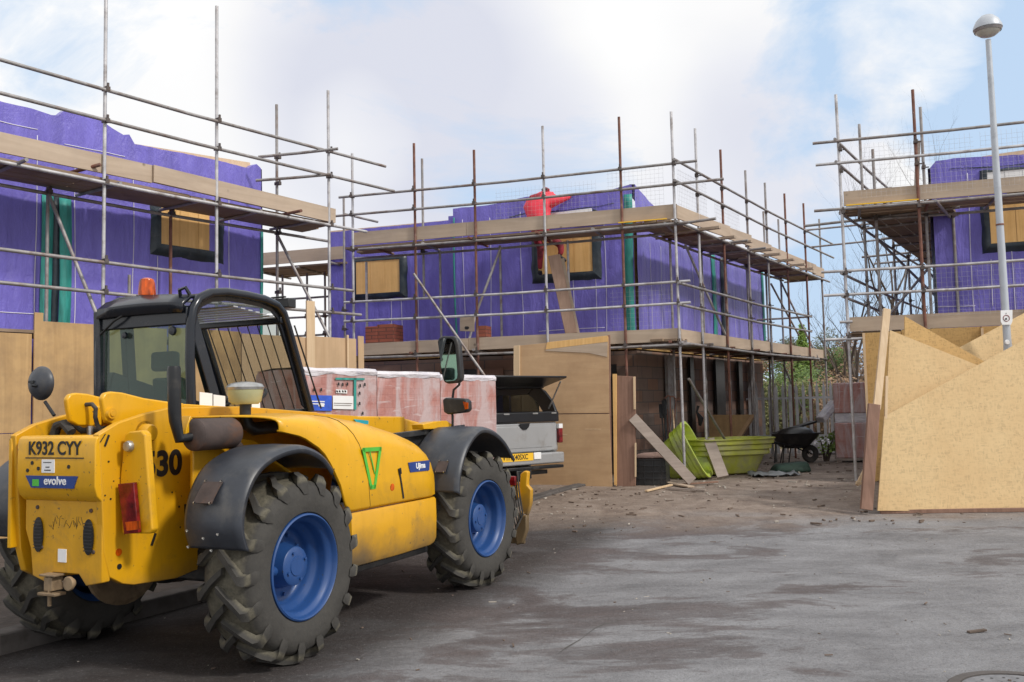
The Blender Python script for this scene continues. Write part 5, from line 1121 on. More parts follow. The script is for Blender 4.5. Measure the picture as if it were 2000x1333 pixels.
# lime green tipped mixer skip : open hopper body with ribs, tilted
def tub(name,label,M,L_,W_,H_,mat,tier=3,lip=.05):
    t=thing(name,label,'tub'); t.matrix_world=M; WM[t.name]=M
    t.location=M.to_translation(); t.rotation_euler=M.to_euler()
    def ringp(l,w,z,n=28,pw=3.2):
        out=[]
        for i in range(n):
            a=2*math.pi*i/n; c,s=math.cos(a),math.sin(a); out.append(Vector((math.copysign(abs(c)**(2/pw),c)*l/2,math.copysign(abs(s)**(2/pw),s)*w/2,z)))
        return out
    rings=[ringp(L_*.55,W_*.55,0.0),ringp(L_*.62,W_*.62,.02),ringp(L_*.78,W_*.80,H_*.52)]
    for k in range(tier):
        z=H_*(.55+.45*k/tier); s=.86+.14*k/tier; rings+= [ringp(L_*s,W_*s,z),ringp(L_*(s+.045),W_*(s+.045),z+.012),ringp(L_*(s+.045),W_*(s+.045),z+H_*.45/tier-.02),ringp(L_*(s+.03),W_*(s+.03),z+H_*.45/tier-.004)]
    rings+=[ringp(L_+lip,W_+lip,H_),ringp(L_+lip,W_+lip,H_+.02),ringp(L_*.93,W_*.93,H_+.02),ringp(L_*.6,W_*.6,.08)]
    n_=len(rings[0]); vs=[p for r in rings for p in r]; fs=[]
    for k in range(len(rings)-1):
        for i in range(n_): fs.append((k*n_+i,k*n_+(i+1)%n_,(k+1)*n_+(i+1)%n_,(k+1)*n_+i))
    fs.append(tuple(range(n_-1,-1,-1))); fs.append(tuple(range((len(rings)-1)*n_,len(rings)*n_)))
    MB().add(vs,fs).build('shell',MT[mat],t,True,local=True); return t
c2=gnd(1440,935); M2=Matrix.Translation((c2.x+.05,c2.y+1.0,.30))@Matrix.Rotation(.35,4,'Z')
t2=tub('mortar_tub','long dusty lime mortar tub with ribbed rim standing level below the timber hopper',M2,1.75,1.1,.62,'limed')
# tilted two-piece lime bin: faceted housing traced, with depth
zx_=Vector((.80,-.36,.42)).normalized(); lx_=Vector((-.42,.06,.90)); lx_=(lx_-zx_*lx_.dot(zx_)).normalized(); ly_=zx_.cross(lx_)
cb_=atY(1322,896,16.35)-zx_*.22
Mb=Matrix(((lx_.x,ly_.x,zx_.x,cb_.x),(lx_.y,ly_.y,zx_.y,cb_.y),(lx_.z,ly_.z,zx_.z,cb_.z),(0,0,0,1)))
lg=tub('mortar_tub','bright lime mortar tub tipped on its side behind the diagonal grey board',Mb,1.02,.74,.60,'lime')
# timber hopper above the tub
Lh=Line(gnd(1440,915)+Vector((0,1.2,0)),(-.95,.31))
hpz=thing('hopper','tan timber hopper with sloping sides above the long lime tub','hopper',tuple(Lh.hit(1420,910)),0)
MB().prism([Lh.hit(*p) for p in ((1377,812),(1471,811),(1436,862),(1378,862))],-Lh.n*.03).build('front_board',MT['winboard'] if False else MT['ply'],hpz,bevel=.004)
MB().prism([Lh.hit(*p)+Lh.n*.03 for p in ((1466,812),(1473,813),(1441,864),(1433,862))],-Lh.n*.7).build('side_board',MT['plyh'],hpz,bevel=.004)
MB().prism([Lh.hit(*p)-Lh.n*.7 for p in ((1377,812),(1471,811),(1436,862),(1378,862))],-Lh.n*.03).build('back_board',MT['ply'],hpz,bevel=.004)
for px in (1385,1425): MB().beam(Lh.hit(px,862)-Lh.n*.3,Vector((*(Lh.hit(px,862)-Lh.n*.3)[:2],.3)),.06,.06).build('leg',MT['oldwood'],hpz)
# tools leaning in the corner
tools=[(1291,790,1300,900,'dark shovel handle, leftmost of the tools leaning on the block wall'),(1297,782,1304,900,'thick dark tool handle beside the leftmost shovel'),(1303,800,1308,900,'short tool shaft in the middle of the leaning bundle'),(1309,775,1310,900,'tallest rake standing in the tool bundle on the block wall'),(1320,783,1312,900,'hooked brown tool, rightmost of the leaning bundle'),(1314,800,1317,840,'pale thin cane standing behind the lime bin')]
for i,(x0,y0_,x1,y1_,lab) in enumerate(tools):
    a=atY(x0,y0_,17.2); b_=atY(x1,y1_,16.7); tk=thing('hand_tool',lab,'tool',(b_.x,b_.y,.28),0,'hand tools leaning on the block wall')
    mat='ink' if i<2 else ('newwood' if i==5 else 'oldwood')
    MB().tube([a,b_],.022 if i==1 else .014,7).build('handle',MT['rust'] if 1<i<5 else MT[mat],tk,True)
    if i in (0,1): MB().beam(a,a+(b_-a)*.25,.09,.02).build('blade',MT['black'],tk,bevel=.01)
    if i==3: MB().tube([a+Vector((-.10,0,-.03)),a+Vector((-.04,0,.02)),a,a+Vector((.06,0,0)),a+Vector((.1,0,-.05))],.014,6).build('head',MT['rust'],tk,True)
    if i==4: MB().tube([a,a+Vector((.05,0,.05)),a+Vector((.12,0,-.01)),a+Vector((.15,0,-.12))],.017,6).build('head',MT['rust'],tk,True)
dkb=atY(1370,800,17.6); o=MB().tube([atY(1364,793,17.8),atY(1361,805,17.8),atY(1369,818,17.8),atY(1367,832,17.8)],[.03,.02,.06,.03],8).build('hanging_bag',MT['black'],None,True); tag(o,'small black bag hanging on the block wall above the lime bin','bag')
# ---------------------------------------------------------------- wheelbarrow
wg=gnd(1552,905); wb=thing('wheelbarrow','dark wheelbarrow with rounded tray parked by the fence under the scaffold','wheelbarrow',(wg.x,wg.y,.28),.1)
def ringr(l,w,z,x=0,n=20): return [(x+l/2*math.copysign(abs(math.cos(a))**.6,math.cos(a)),w/2*math.copysign(abs(math.sin(a))**.6,math.sin(a)),z) for a in [2*math.pi*i/n for i in range(n)]]
rg_=[ringr(.45,.3,.32),ringr(.60,.42,.36),ringr(.95,.62,.60,.05),ringr(1.05,.68,.63,.06),ringr(.93,.6,.62,.05),ringr(.5,.32,.38)]
vs=[p for r in rg_ for p in r]; fs=[(k*20+i,k*20+(i+1)%20,(k+1)*20+(i+1)%20,(k+1)*20+i) for k in range(5) for i in range(20)]+[tuple(range(20)),tuple(range(100,120))]
MB().add(vs,fs).build('tray',MT['plasticdk'],wb,True,local=True)
dm=MB(); dm.add([(0,0,0)],[]); P=[[(-.40+.09*i+.05,-.26+.058*j,.60+.17*max(0,1-((i-4.5)/4.6)**2-((j-4.5)/4.6)**2)**.5) for j in range(10)] for i in range(10)]
MB().grid(P).build('load',MT['black'],wb,True,local=True)
MB().lathe([(.08,-.04),(.17,-.045),(.19,0),(.17,.045),(.08,.04)],(.35,0,.19),'Y',20).build('wheel',MT['rubber'],wb,True,local=True)
for s in (-1,1):
    MB().tube([(.35,s*.06,.19),(.1,s*.2,.33),(-.5,s*.26,.45),(-.8,s*.27,.58)],.016,7).build('handle',MT['black'],wb,True,local=True); MB().tube([(-.3,s*.24,.42),(-.35,s*.22,0.0),(-.22,s*.22,.0),(-.15,s*.2,.36)],.014,7).build('leg',MT['black'],wb,True,local=True)
mg=gnd(1545,922); o=MB().hexa([mg+Vector(v) for v in ((-.35,-.2,0),(.35,-.2,0),(.35,.3,0),(-.35,.3,0))],[mg+Vector(v) for v in ((-.3,-.15,.12),(.3,-.1,.2),(.28,.25,.18),(-.25,.25,.14))]).build('rubble_sack',simple('dark_green_sack',(.02,.05,.035),.7,0,.3,9,None,0,.5,dist=.03,fine=9),None,bevel=.06,seg=3); tag(o,'dark green sack on the soil below the wheelbarrow','sack')
mg=gnd(1505,930); P=[[mg+Vector((-.35+.07*i,-.25+.07*j,.02+.10*abs(noise.noise((i*.45,j*.5,3)))+.05*(1 if 4<i<8 and 1<j<5 else 0))) for j in range(8)] for i in range(13)]
o=MB().grid(P).build('tarpaulin',MT['sheet'],None,True,solid=.004); tag(o,'crumpled grey plastic sheet on the ground right of the lime tub','sheet')
o=MB().beam(atY(1515,847,19.9),atY(1590,824,20.2),.22,.04).build('plank',MT['black'],None); tag(o,'dark board propped across the wheelbarrow and scaffold leg','plank')
# ---------------------------------------------------------------- palisade fence
FA=Vector((4.0,22.9,.28)); FB=Vector((11.5,20.6,.28)); fd=(FB-FA).normalized()
fe=thing('palisade_fence','grey steel palisade fence behind the wheelbarrow','fence',tuple(FA),math.atan2(fd.y,fd.x))
for z in (.45,1.35): MB().box(0,(FB-FA).length,.0,.04,z,z+.05).build('rail',MT['fencesteel'],fe,local=True)
x=.1
while x<(FB-FA).length:
    MB().prism([Vector((x-.034,-.004,.06)),Vector((x+.034,-.004,.06)),Vector((x+.034,-.004,1.62)),Vector((x+.016,-.004,1.68)),Vector((x,-.004,1.80)),Vector((x-.016,-.004,1.68)),Vector((x-.034,-.004,1.62))],(0,-.012,0)).build('pale',MT['fencesteel'],fe,local=True); x+=.155
for x in (0,2.75,5.5): MB().box(x-.03,x+.03,.04,.10,0,1.7).build('post',MT['fencesteel'],fe,local=True)
o=MB().prism([atY(*p) for p in ((1607,815,19.3),(1636,780,19.3),(1640,793,19.3),(1612,826,19.3))],(0,.5,-.02)).build('sheeting',MT['film'],None,bevel=.02); tag(o,'pale plastic sheet sloping off the red brick pack onto the fence','sheet')
wgp=gnd(1630,890)
o=MB().lathe([(0,0),(.3,.0),(.42,.1),(.4,.25),(.25,.36),(0,.4)],(wgp.x,wgp.y+.6,.28),'Z',16).build('bulk_bag',MT['film'],None,True); tag(o,'white bulk bag on the ground at the fence, left of the red bricks','bag')
# brick pack at right gap
bg=gnd(1650,905); bk=thing('brick_pack','red wrapped brick pack in two tiers beside the right scaffold leg','brick pack',(bg.x+.1,bg.y,.28),-.31)
hb_=atY(1650,748,bg.y).z-.28
MB().box(-.26,.95,-.02,.9,.1,hb_*.50).build('bricks',MT['wrap'],bk,local=True,bevel=.02); MB().box(-.25,.95,-.0,.9,hb_*.5,hb_*.62).build('paper_band',MT['film'],bk,local=True,bevel=.01); MB().box(-.26,.95,-.02,.9,hb_*.62,hb_).build('bricks',MT['wrap'],bk,local=True,bevel=.02)
MB().box(-.26,.95,-.02,.9,.06,.1).build('pallet',MT['greywood'],bk,local=True)
for x in (-.2,.3,.8): MB().box(x-.05,x+.05,0,.9,0,.06).build('pallet_block',MT['greywood'],bk,local=True)
# ---------------------------------------------------------------- OSB sheets on the right
def osb(pts,Y0,Y1,th,mat,label,grp='loose OSB sheets leaning on the right'):
    # bottom stands forward (Y0), top leans back (Y1) linearly with height
    def pt(px,py):
        d=ray(px,py); Y=Y0
        for i in range(12):
            p=CAM+d*(Y/d.y); Y=Y0+(Y1-Y0)*(p.z-.1)/2.4
        return CAM+d*(Y/d.y)
    q=[pt(*p) for p in pts]; nn=(q[1]-q[0]).cross(q[2]-q[0]).normalized(); nn=nn if nn.y>0 else -nn
    o=MB().prism(q,nn*th).build('osb_sheet',MT[mat],None,bevel=.0015); tag(o,label,'board',grp); return o
osb([(1714,998),(1727,814),(2000,664),(2300,500),(2300,1002)],11.95,12.3,.020,'osb','large pale OSB sheet in front, its top edge rising to the right')
bpY=MB().beam(gnd(1713,1003)+Vector((.04,.0,.02)),gnd(1713,1003)+Vector((3.5,-.25,.02)),.06,.05).build('ground_batten',MT['oldwood'],None,bevel=.004); tag(bpY,'brown timber batten lying under the front OSB sheet','batten')
osb([(1724,960),(1738,645),(1925,720),(2010,760),(2010,960)],12.12,12.5,.018,'osb','OSB sheet second from the front, left corner high and top edge falling right')
osb([(1766,960),(1767,618),(1936,714),(1960,960)],12.28,12.72,.018,'osb2','narrow OSB sheet with a sharp left corner, third in the leaning stack')
osb([(1870,960),(1872,680),(2000,612),(2200,510),(2200,960)],12.45,12.95,.018,'osb','rearmost leaning OSB sheet rising towards the lamp post sign')
LH=LR.off(-.12)
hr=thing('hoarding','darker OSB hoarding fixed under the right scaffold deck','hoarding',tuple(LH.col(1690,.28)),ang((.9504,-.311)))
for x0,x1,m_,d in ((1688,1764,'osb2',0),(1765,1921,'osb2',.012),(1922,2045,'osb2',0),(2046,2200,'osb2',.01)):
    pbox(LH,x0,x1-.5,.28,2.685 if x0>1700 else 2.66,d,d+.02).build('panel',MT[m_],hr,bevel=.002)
for px in (1922,1690): pbox(LH,px-2,px+3,.28,2.66,-.03,-.002).build('batten',MT['newwood'],hr)
plank(1732,604,12.4,1712,800,12.15,.098,.045,'newwood','new pale timber leaning upright above the brown one at the OSB edge','timber_length',up=(0,-1,.2))
plank(1707,790,12.12,1692,996,11.95,.15,.06,'oldwood','older brown timber standing on the ground below the pale length','timber_length',up=(0,-1,.2))
plank(1732,735,12.2,1726,965,12.05,.035,.03,'newwood','thin lath squeezed against the left edge of the front OSB sheet','lath',up=(0,-1,.2))
pc2=[atY(1700,850,12.9),atY(1690,915,12.8),atY(1674,948,12.7)]; o=MB().tube(pc2,[.02,.025,.03],4).build('lath',MT['newwood'],None); tag(o,'bent pale lath beside the right scaffold leg','lath')
plank(1672,943,12.6,1690,946,12.6,.04,.04,'newwood','short timber offcut on the ground at the foot of the leaning laths','offcut')
# ---------------------------------------------------------------- lamp post
lpY=12.62; lb_=atY(1968,674,lpY); lt_=atY(1930,78,lpY)
lm=thing('lamp_post','tall pale grey lamp post with mushroom lantern rising behind the leaning OSB sheets','street lamp',(lb_.x,lb_.y,.15),0)
pv=(lt_-lb_); 
base=lb_-pv.normalized()*(lb_.z-.15)
MB().tube([base,lb_],[.085,.055],16).build('base_column',MT['lampgrey'],lm,True)
MB().tube([lb_+pv*.0,lb_+pv*.01,lb_+pv*.02,lb_+pv*.45,lt_],[.052,.052,.050,.047,.036],18).build('column',MT['lampgrey'],lm,True)
hd_=atY(1929,55,lpY); s=lpY/1800
ln=MB().lathe([(.0,27*s*.95),(12*s,24*s),(21*s,15*s),(26.5*s,3*s),(27*s,-2*s),(25*s,-3*s)],hd_,'Z',32).build('lantern_hood',MT['lampgrey'],lm,True)
MB().lathe([(25.5*s,-2*s),(22*s,-10*s),(14*s,-16*s),(6*s,-18*s),(0,-18*s)],hd_,'Z',32).build('lantern_bowl',MT['lampglass'],ln,True)
MB().lathe([(24.*s,-1.5*s),(26.2*s,-4*s),(24.5*s,-8*s)],hd_,'Z',32).build('rim_band',MT['galvd'],ln,True)
pbnd=lb_+pv*((674-443)/596.); MB().lathe([(.049,-.01),(.054,-.01),(.054,.012),(.049,.012)],pbnd,'Z',18).build('band',MT['rust'],lm)
sg=[atY(x,y,lpY-.062) for x,y in ((1954,607),(1977,606),(1977,628),(1974,635),(1957,635),(1954,628))]
so=MB().prism(sg,(0,-.008,0)).build('sign',MT['white'],lm,bevel=.002)
cc=atY(1965.5,622,lpY-.072); MB().lathe([(.038,0),(.046,0),(.046,-.003),(.038,-.003)],cc,'Y',24).build('sign_ring',MT['redlens'],so)
MB().lathe([(0,-.004),(.012,-.004)],(cc.x-.005,cc.y,cc.z-.006),'Y',10).box(cc.x-.02,cc.x+.01,cc.y-.005,cc.y-.003,cc.z-.02,cc.z-.014).box(cc.x-.006,cc.x+.006,cc.y-.004,cc.y-.002,cc.z+.062,cc.z+.072).build('sign_symbol',MT['ink'],so)
v=atY(1967,669,lpY-.06); MB().lathe([(0,-.015),(.03,-.014),(.036,0),(0,.0)],v,'Y',18).build('cap_bolt',MT['white'],lm,True)
# ---------------------------------------------------------------- things on the middle scaffold
zd=Z1+.03+.05
def onLM(k,px,z): return LM.off(k).col(px,z)
def stack(x0,x1,k,h,name,mat,label,cat,dp=.45,grp=None):
    a=onLM(k,x0,zd);c=onLM(k,x1,zd); t0,t1=sorted((LM.t(a),LM.t(c))); L=LM.off(k); nn=L.n
    b=MB().hexa([L.pt(t0,zd),L.pt(t1,zd),L.pt(t1,zd)-nn*dp,L.pt(t0,zd)-nn*dp],[L.pt(t0,zd+h),L.pt(t1,zd+h),L.pt(t1,zd+h)-nn*dp,L.pt(t0,zd+h)-nn*dp])
    t=thing(name,label,cat,tuple(L.pt(t0,zd)),ang(D1)-math.pi,grp); b.build('courses',MT[mat],t,bevel=.008); return t,L,t0,t1
s1=stack(737,769,-.45,.56,'brick_stack','brick','loose red brick stack on the lower deck below the left window','bricks')
MB().hexa([s1[1].pt(s1[3],zd),s1[1].pt(s1[3]+.26,zd),s1[1].pt(s1[3]+.26,zd)-s1[1].n*.4,s1[1].pt(s1[3],zd)-s1[1].n*.4],[s1[1].pt(s1[3],zd+.53),s1[1].pt(s1[3]+.26,zd+.53),s1[1].pt(s1[3]+.26,zd+.53)-s1[1].n*.4,s1[1].pt(s1[3],zd+.53)-s1[1].n*.4]).build('courses',MT['brick'],s1[0],bevel=.008)
stack(649,665,-.5,.26,'brick_stack','brick','small red brick pile at the far left end of the lower deck','bricks')
stack(930,950,-.3,.42,'brick_stack','brick','brown brick stack behind the board with a hole, lower deck','bricks',.3)
a_=LM.off(-.12); o=MB().prism([a_.hit(*p) for p in ((898,619),(926,619),(926,648),(898,647))],-a_.n*.03).build('block_board',MT['toe'],None,bevel=.004); tag(o,'square timber offcut with a dark hole, hung on the lower guard rail','board')
o2=MB().prism([a_.hit(*p)+a_.n*.004 for p in ((907,641),(909,638),(915,638),(917,641),(914,644),(909,644))],-a_.n*.003).build('hole',MT['ink'],o)
a=LM.off(-.35).hit(1082,499); b_=LM.off(-.30).hit(1116,652)
lk=thing('leaning_planks','two brown planks leaning up from the lower deck beneath the red worker','planks',tuple(b_),0)
MB().beam(a,b_,.22,.045,(0,-1,.3)).build('plank',MT['oldwood'] if False else wood('brown_plank',(.27,.165,.115),(.40,.27,.20),'Z'),lk,bevel=.004); MB().beam(a+Vector((.13,.12,-.05)),b_+Vector((.10,.12,0)),.12,.045,(0,-1,.3)).build('plank',MT['toe'],lk,bevel=.004)
Li=WMf.off(.16); ib=thing('insulation_board','white insulation board with a dark end standing on the upper deck right of the worker','board',tuple(Li.hit(1120,440)),0)
MB().prism([Li.hit(*p) for p in ((1074,443),(1074,418),(1156,408),(1156,438))],Li.n*.05).build('board',MT['white'],ib,bevel=.004)
MB().prism([Li.hit(*p) for p in ((1157,438),(1157,408),(1174,414),(1174,436))],Li.n*.05-Li.n*.12).build('end_board',MT['blackmem'],ib,bevel=.004)
# ---------------------------------------------------------------- the worker
def skin(name,nodes,edges,mat,parent,sub=2):
    me=bpy.data.meshes.new(name); Mi=WM[parent.name].inverted(); me.from_pydata([tuple(Mi@Vector(p)) for p,r in nodes],edges,[]); o=bpy.data.objects.new(name,me); COL.objects.link(o)
    if parent: o.parent=parent; WM[o.name]=WM[parent.name]
    o.modifiers.new('k','SKIN'); sv=me.skin_vertices[0].data
    for i,(p,r) in enumerate(nodes):
        sv[i].radius=r if isinstance(r,tuple) else (r,r)
    sv[0].use_root=True
    m_=o.modifiers.new('s','SUBSURF'); m_.levels=sub; m_.render_levels=sub; me.materials.append(MT[mat]); return o
YP=17.32
pe=thing('person','worker in red jacket, dark hair, back turned, reaching right above the deck','person',tuple(atY(1070,530,YP)),0)
A=lambda x,y,dy=0: atY(x,y,YP+dy)
# body with trousers (one continuous figure)
nd=[(A(1054,446),(.135,.12)),(A(1051,425),(.15,.12)),(A(1052,400),(.165,.12)),(A(1056,386),(.14,.10)),(A(1063,379,-.01),(.055,.055)),(A(1066,372,-.03),(.075,.085)),(A(1067,366,-.03),(.06,.07)),
 (A(1046,460),(.10,.10)),(A(1056,484,.05),(.075,.075)),(A(1055,512),(.055,.055)),(A(1055,527,.0),(.045,.045)),
 (A(1068,462),(.10,.10)),(A(1095,478,.05),(.078,.078)),(A(1096,494,.02),(.055,.055)),(A(1092,500,.02),(.045,.045)),
 (A(1039,388),(.075,.075)),(A(1031,408,.02),(.06,.06)),(A(1040,428,.10),(.045,.045)),(A(1047,434,.14),(.035,.035)),
 (A(1077,388),(.08,.08)),(A(1095,390),(.06,.06)),(A(1110,386,.05),(.045,.045)),(A(1113,383,.16),(.035,.035))]
ed=[(0,1),(1,2),(2,3),(3,4),(4,5),(5,6),(0,7),(7,8),(8,9),(9,10),(0,11),(11,12),(12,13),(13,14),(3,15),(15,16),(16,17),(17,18),(3,19),(19,20),(20,21),(21,22)]
body=skin('body',nd,ed,'darkred',pe)
rows=[(374,1059,1072,.06),(378,1049,1080,.085),(382,1041,1086,.11),(388,1033,1089,.13),(396,1028,1086,.145),(406,1026,1079,.15),(416,1027,1075,.15),(426,1030,1075,.15),(433,1031,1076,.145),(438,1031,1077,.14),(438,1040,1068,.06)]
jv=[];jf=[];nn_=24
for k,(y,xl,xr,dp) in enumerate(rows):
    a=A(xl,y);b_=A(xr,y);c_=(a+b_)/2;hw=(b_-a).length/2
    for i in range(nn_):
        t=2*math.pi*i/nn_; f=1+.10*noise.noise((math.cos(t)*1.6,math.sin(t)*1.6,y*.11)); jv.append(c_+Vector((math.cos(t)*hw*f,-math.sin(t)*dp*f,.006*math.sin(t*5+k))))
for k in range(len(rows)-1):
    for i in range(nn_): jf.append((k*nn_+i,k*nn_+(i+1)%nn_,(k+1)*nn_+(i+1)%nn_,(k+1)*nn_+i))
jf.append(tuple(range(nn_))); jf.append(tuple(range((len(rows)-1)*nn_,len(rows)*nn_)))
jm=MB().add(jv,jf); jm.tube([A(1062,400),A(1074,395),A(1088,391),(A(1100,388)),A(1112,385,.03)],[.10,.125,.095,.068,.042],14); jm.tube([A(1038,392,.03),A(1030,406,.06),A(1036,424,.12)],[.09,.08,.05],12)
jm.build('jacket',MT['red'],body,True)
skin('hood',[(A(1072,384,.02),(.07,.06)),(A(1078,379,.02),(.045,.045)),(A(1081,376,.03),(.025,.03))],[(0,1),(1,2)],'red',body)
skin('hair',[(A(1065,375,-.03),(.082,.09)),(A(1065,367,-.03),(.085,.09))],[(0,1)],'hair',body)
hc=A(1066,370,-.0); fs_=MB()
for dx in (-.07,.07): fs_.lathe([(0,-.012),(.018,-.01),(.022,.0),(0,.012)],(hc.x+dx,hc.y+.01,hc.z-.01),'X',10)
fs_.lathe([(0,.0),(.05,.02),(.062,.05),(.05,.085),(0,.11)],(hc.x,hc.y+.055,hc.z-.06),'Z',14)
fs_.lathe([(0,.0),(.013,.02),(.01,.045),(0,.05)],(hc.x,hc.y+.12,hc.z-.03),'Z',8)
fs_.build('face',MT['skin'],body,True)
for (hx,hy,dy,s) in ((1114,382,.18,1),(1048,435,.16,-1)):
    p=A(hx,hy,dy); hnd=MB().tube([p+Vector((0,-.03,0)),p,p+Vector((0,.05,0))],[.028,.038,.036],8)
    for i in range(4): 
        q=p+Vector((-.028+.019*i,.05,.0)); hnd.tube([q,q+Vector((0,.035,.004)),q+Vector((0,.055-.006*abs(i-1.5),-.012))],[.0095,.009,.007],6)
    q=p+Vector((-.035*s,.01,0)); hnd.tube([q,q+Vector((-.02*s,.03,-.004)),q+Vector((-.018*s,.055,-.01))],[.011,.010,.008],6)
    hnd.build('hand',MT['skin'],body,True)
for pts,nm in (([A(1055,528),A(1054,533,.0),A(1056,535,.16)],'boot'),([A(1091,499,.02),A(1094,504,.0),A(1106,511,-.03)],'boot')):
    skin(nm,[(pts[0],(.05,.05)),(pts[1],(.05,.05)),(pts[2],(.035,.045))],[(0,1),(1,2)],'boot',body)
# ---------------------------------------------------------------- manhole, debris
mc=gnd(2000,1352); mh=thing('drain_cover','round iron drain cover with holes set in the tarmac at the lower right','drain cover',tuple(mc),0)
MB().lathe([(0,.006),(.30,.006),(.31,.004)],(0,0,0),'Z',48).build('cover',MT['iron'],mh,local=True)
MB().lathe([(.315,-.01),(.315,.010),(.37,.010),(.40,-.01)],(0,0,0),'Z',48).build('frame',MT['stone'],mh,local=True)
hl=MB()
for r in (.08,.16,.24):
    k=int(r*90)
    for i in range(k): a=2*math.pi*i/k; hl.lathe([(0,.0075),(.009,.0075)],(r*math.cos(a),r*math.sin(a),0),'Z',6)
hl.build('hole_pattern',MT['ink'],mh,local=True)
R=random.Random(21); b=MB(); b2=MB()
for i in range(1500):
    x=R.uniform(-3,9); y=R.uniform(11.2,22) if i>260 else R.uniform(3.2,11.5)
    s=R.uniform(.006,.022)*(1.1 if y>11 else .45); z=gz(x,y)+.01*R.random(); a=R.uniform(0,6.28); c,s_=math.cos(a),math.sin(a); l=s*R.choice([1,1,1.6,3.2])
    p=Vector((x,y,z+s*.2)); (b if R.random()<.35 else b2).beam(p-Vector((c*l,s_*l,0)),p+Vector((c*l,s_*l,R.uniform(-.3,.5)*s)),s*1.2,s*.8)
tag(b.build('gravel_chips',simple('pale_chip',(.42,.38,.33),.8,0,.3,9),None),'pale stone and wood chips scattered over the yard soil','debris',kind='stuff')
tag(b2.build('soil_crumbs',simple('soil_crumb',(.15,.11,.085),.95,0,.4,9),None),'small brown soil crumbs and stones scattered over the yard','debris',kind='stuff')
o=MB().beam(gnd(1897,1237)+Vector((-.02,0,.008)),gnd(1925,1234)+Vector((0,0,.012)),.03,.012).build('twig',MT['bark'],None); tag(o,'small dark scrap lying on the grey tarmac at lower right','scrap')
# ---------------------------------------------------------------- background trees and bushes
def bare_tree(px,py,Y,h,seed,label,spread=1.0,grp='bare trees behind the scaffolds',r0=.10):
    R=random.Random(seed); b0=atY(px,py,Y); zb=bankz(b0.x,Y) if Y>25 else .28; base=Vector((b0.x,Y,zb-.1))
    t=thing('bare_tree',label,'tree',tuple(base),0,grp); tr=MB(); br=MB()
    def grow(p,d,l,r,lev):
        n=4; pts=[p]; rr=[r]; q=p.copy()
        for i in range(n):
            d=(d+Vector((R.uniform(-.18,.18),R.uniform(-.18,.18),R.uniform(-.03,.14)))).normalized(); q=q+d*l/n; pts.append(q.copy()); rr.append(r*(1-.13*(i+1)))
        (tr if lev==0 else br).tube(pts,rr,6 if lev<2 else 3,False)
        if lev<5:
            k=5 if lev==0 else R.choice([2,3,3])
            for j in range(k):
                i=R.randint(2,n) if lev else R.randint(1,n); a=R.uniform(0,6.28); sp=R.uniform(.35,.85)*spread
                nd_=(d+Vector((math.cos(a)*sp,math.sin(a)*sp,R.uniform(-.05,.35)))).normalized(); grow(pts[i],nd_,l*R.uniform(.55,.8),rr[i]*.62,lev+1)
    grow(base,Vector((R.uniform(-.1,.1),0,1)),h*.36,r0,0)
    tr.build('trunk',MT['bark'],t,True); br.build('branches',MT['bark'],t,True)
bare_tree(1690,640,27,8.2,4,'bare branching tree behind the right scaffold, left of its deck',1.1,r0=.11)
bare_tree(1745,640,30,9.5,8,'taller bare tree showing over the right scaffold guard rail',.9,r0=.12)
bare_tree(1880,640,32,11.5,15,'bare tree whose twig tops show above the right purple house',.8,r0=.13)
bare_tree(1630,680,28,5.5,23,'low bare thicket tree in the gap between the middle and right houses',1.3,r0=.07)
bare_tree(1790,600,29,8.5,42,'bare tree seen through the right scaffold poles beside the house wall',1.0,r0=.10)
leafm={k:simple(k,c,.7,0,.45,3) for k,c in (('leaf_olive',(.17,.17,.06)),('leaf_brown',(.27,.17,.10)),('leaf_green',(.12,.19,.05)),('leaf_dark',(.11,.125,.08)),('leaf_bright',(.22,.33,.07)))}
def bush(px,py,Y,w,h,seed,mat,label,n=900,grp='scrub on the bank',conic=False,cat='bush',nm='bush',zb=None,ls=.11):
    R=random.Random(seed); c=atY(px,py,Y); z0=zb if zb is not None else (bankz(c.x,Y) if Y>25 else .25); base=Vector((c.x,Y,z0)); t=thing(nm,label,cat,tuple(base),0,grp)
    cl=[(Vector((R.uniform(-.5,.5)*w,R.uniform(-.4,.4)*w,R.uniform(.25,.85)*h)),R.uniform(.18,.34)*min(w,h)) for _ in range(9)]; b=MB()
    for i in range(n):
        if conic:
            f=R.random()**.8; a=R.uniform(0,6.28); rr=w*.5*(1-f)*R.uniform(.4,1.05)+.03; p=Vector((rr*math.cos(a),rr*math.sin(a),.1+f*h))
        else:
            cc,rad=R.choice(cl); v=Vector((R.gauss(0,1),R.gauss(0,1),R.gauss(0,1))).normalized()*rad*R.uniform(.55,1.1); p=cc+v
        if p.z<.02: continue
        s=R.uniform(.6,1.3)*ls; u=Vector((R.uniform(-1,1),R.uniform(-1,1),R.uniform(-.6,.6))).normalized(); v=u.orthogonal().normalized(); p=base+p
        b.add([p-u*s,p-v*s*.5,p+u*s,p+v*s*.5],[(0,1,2,3)])
    b.build('foliage',leafm[mat],t); st=MB()
    for cc,rad in cl[:5]: st.tube([base+Vector((0,0,-.1)),base+(cc*.5),base+cc*.95],[.04,.025,.01],4)
    st.build('stems',MT['bark'],t)
lab='{} scrub bush on the bank {}'
k=0
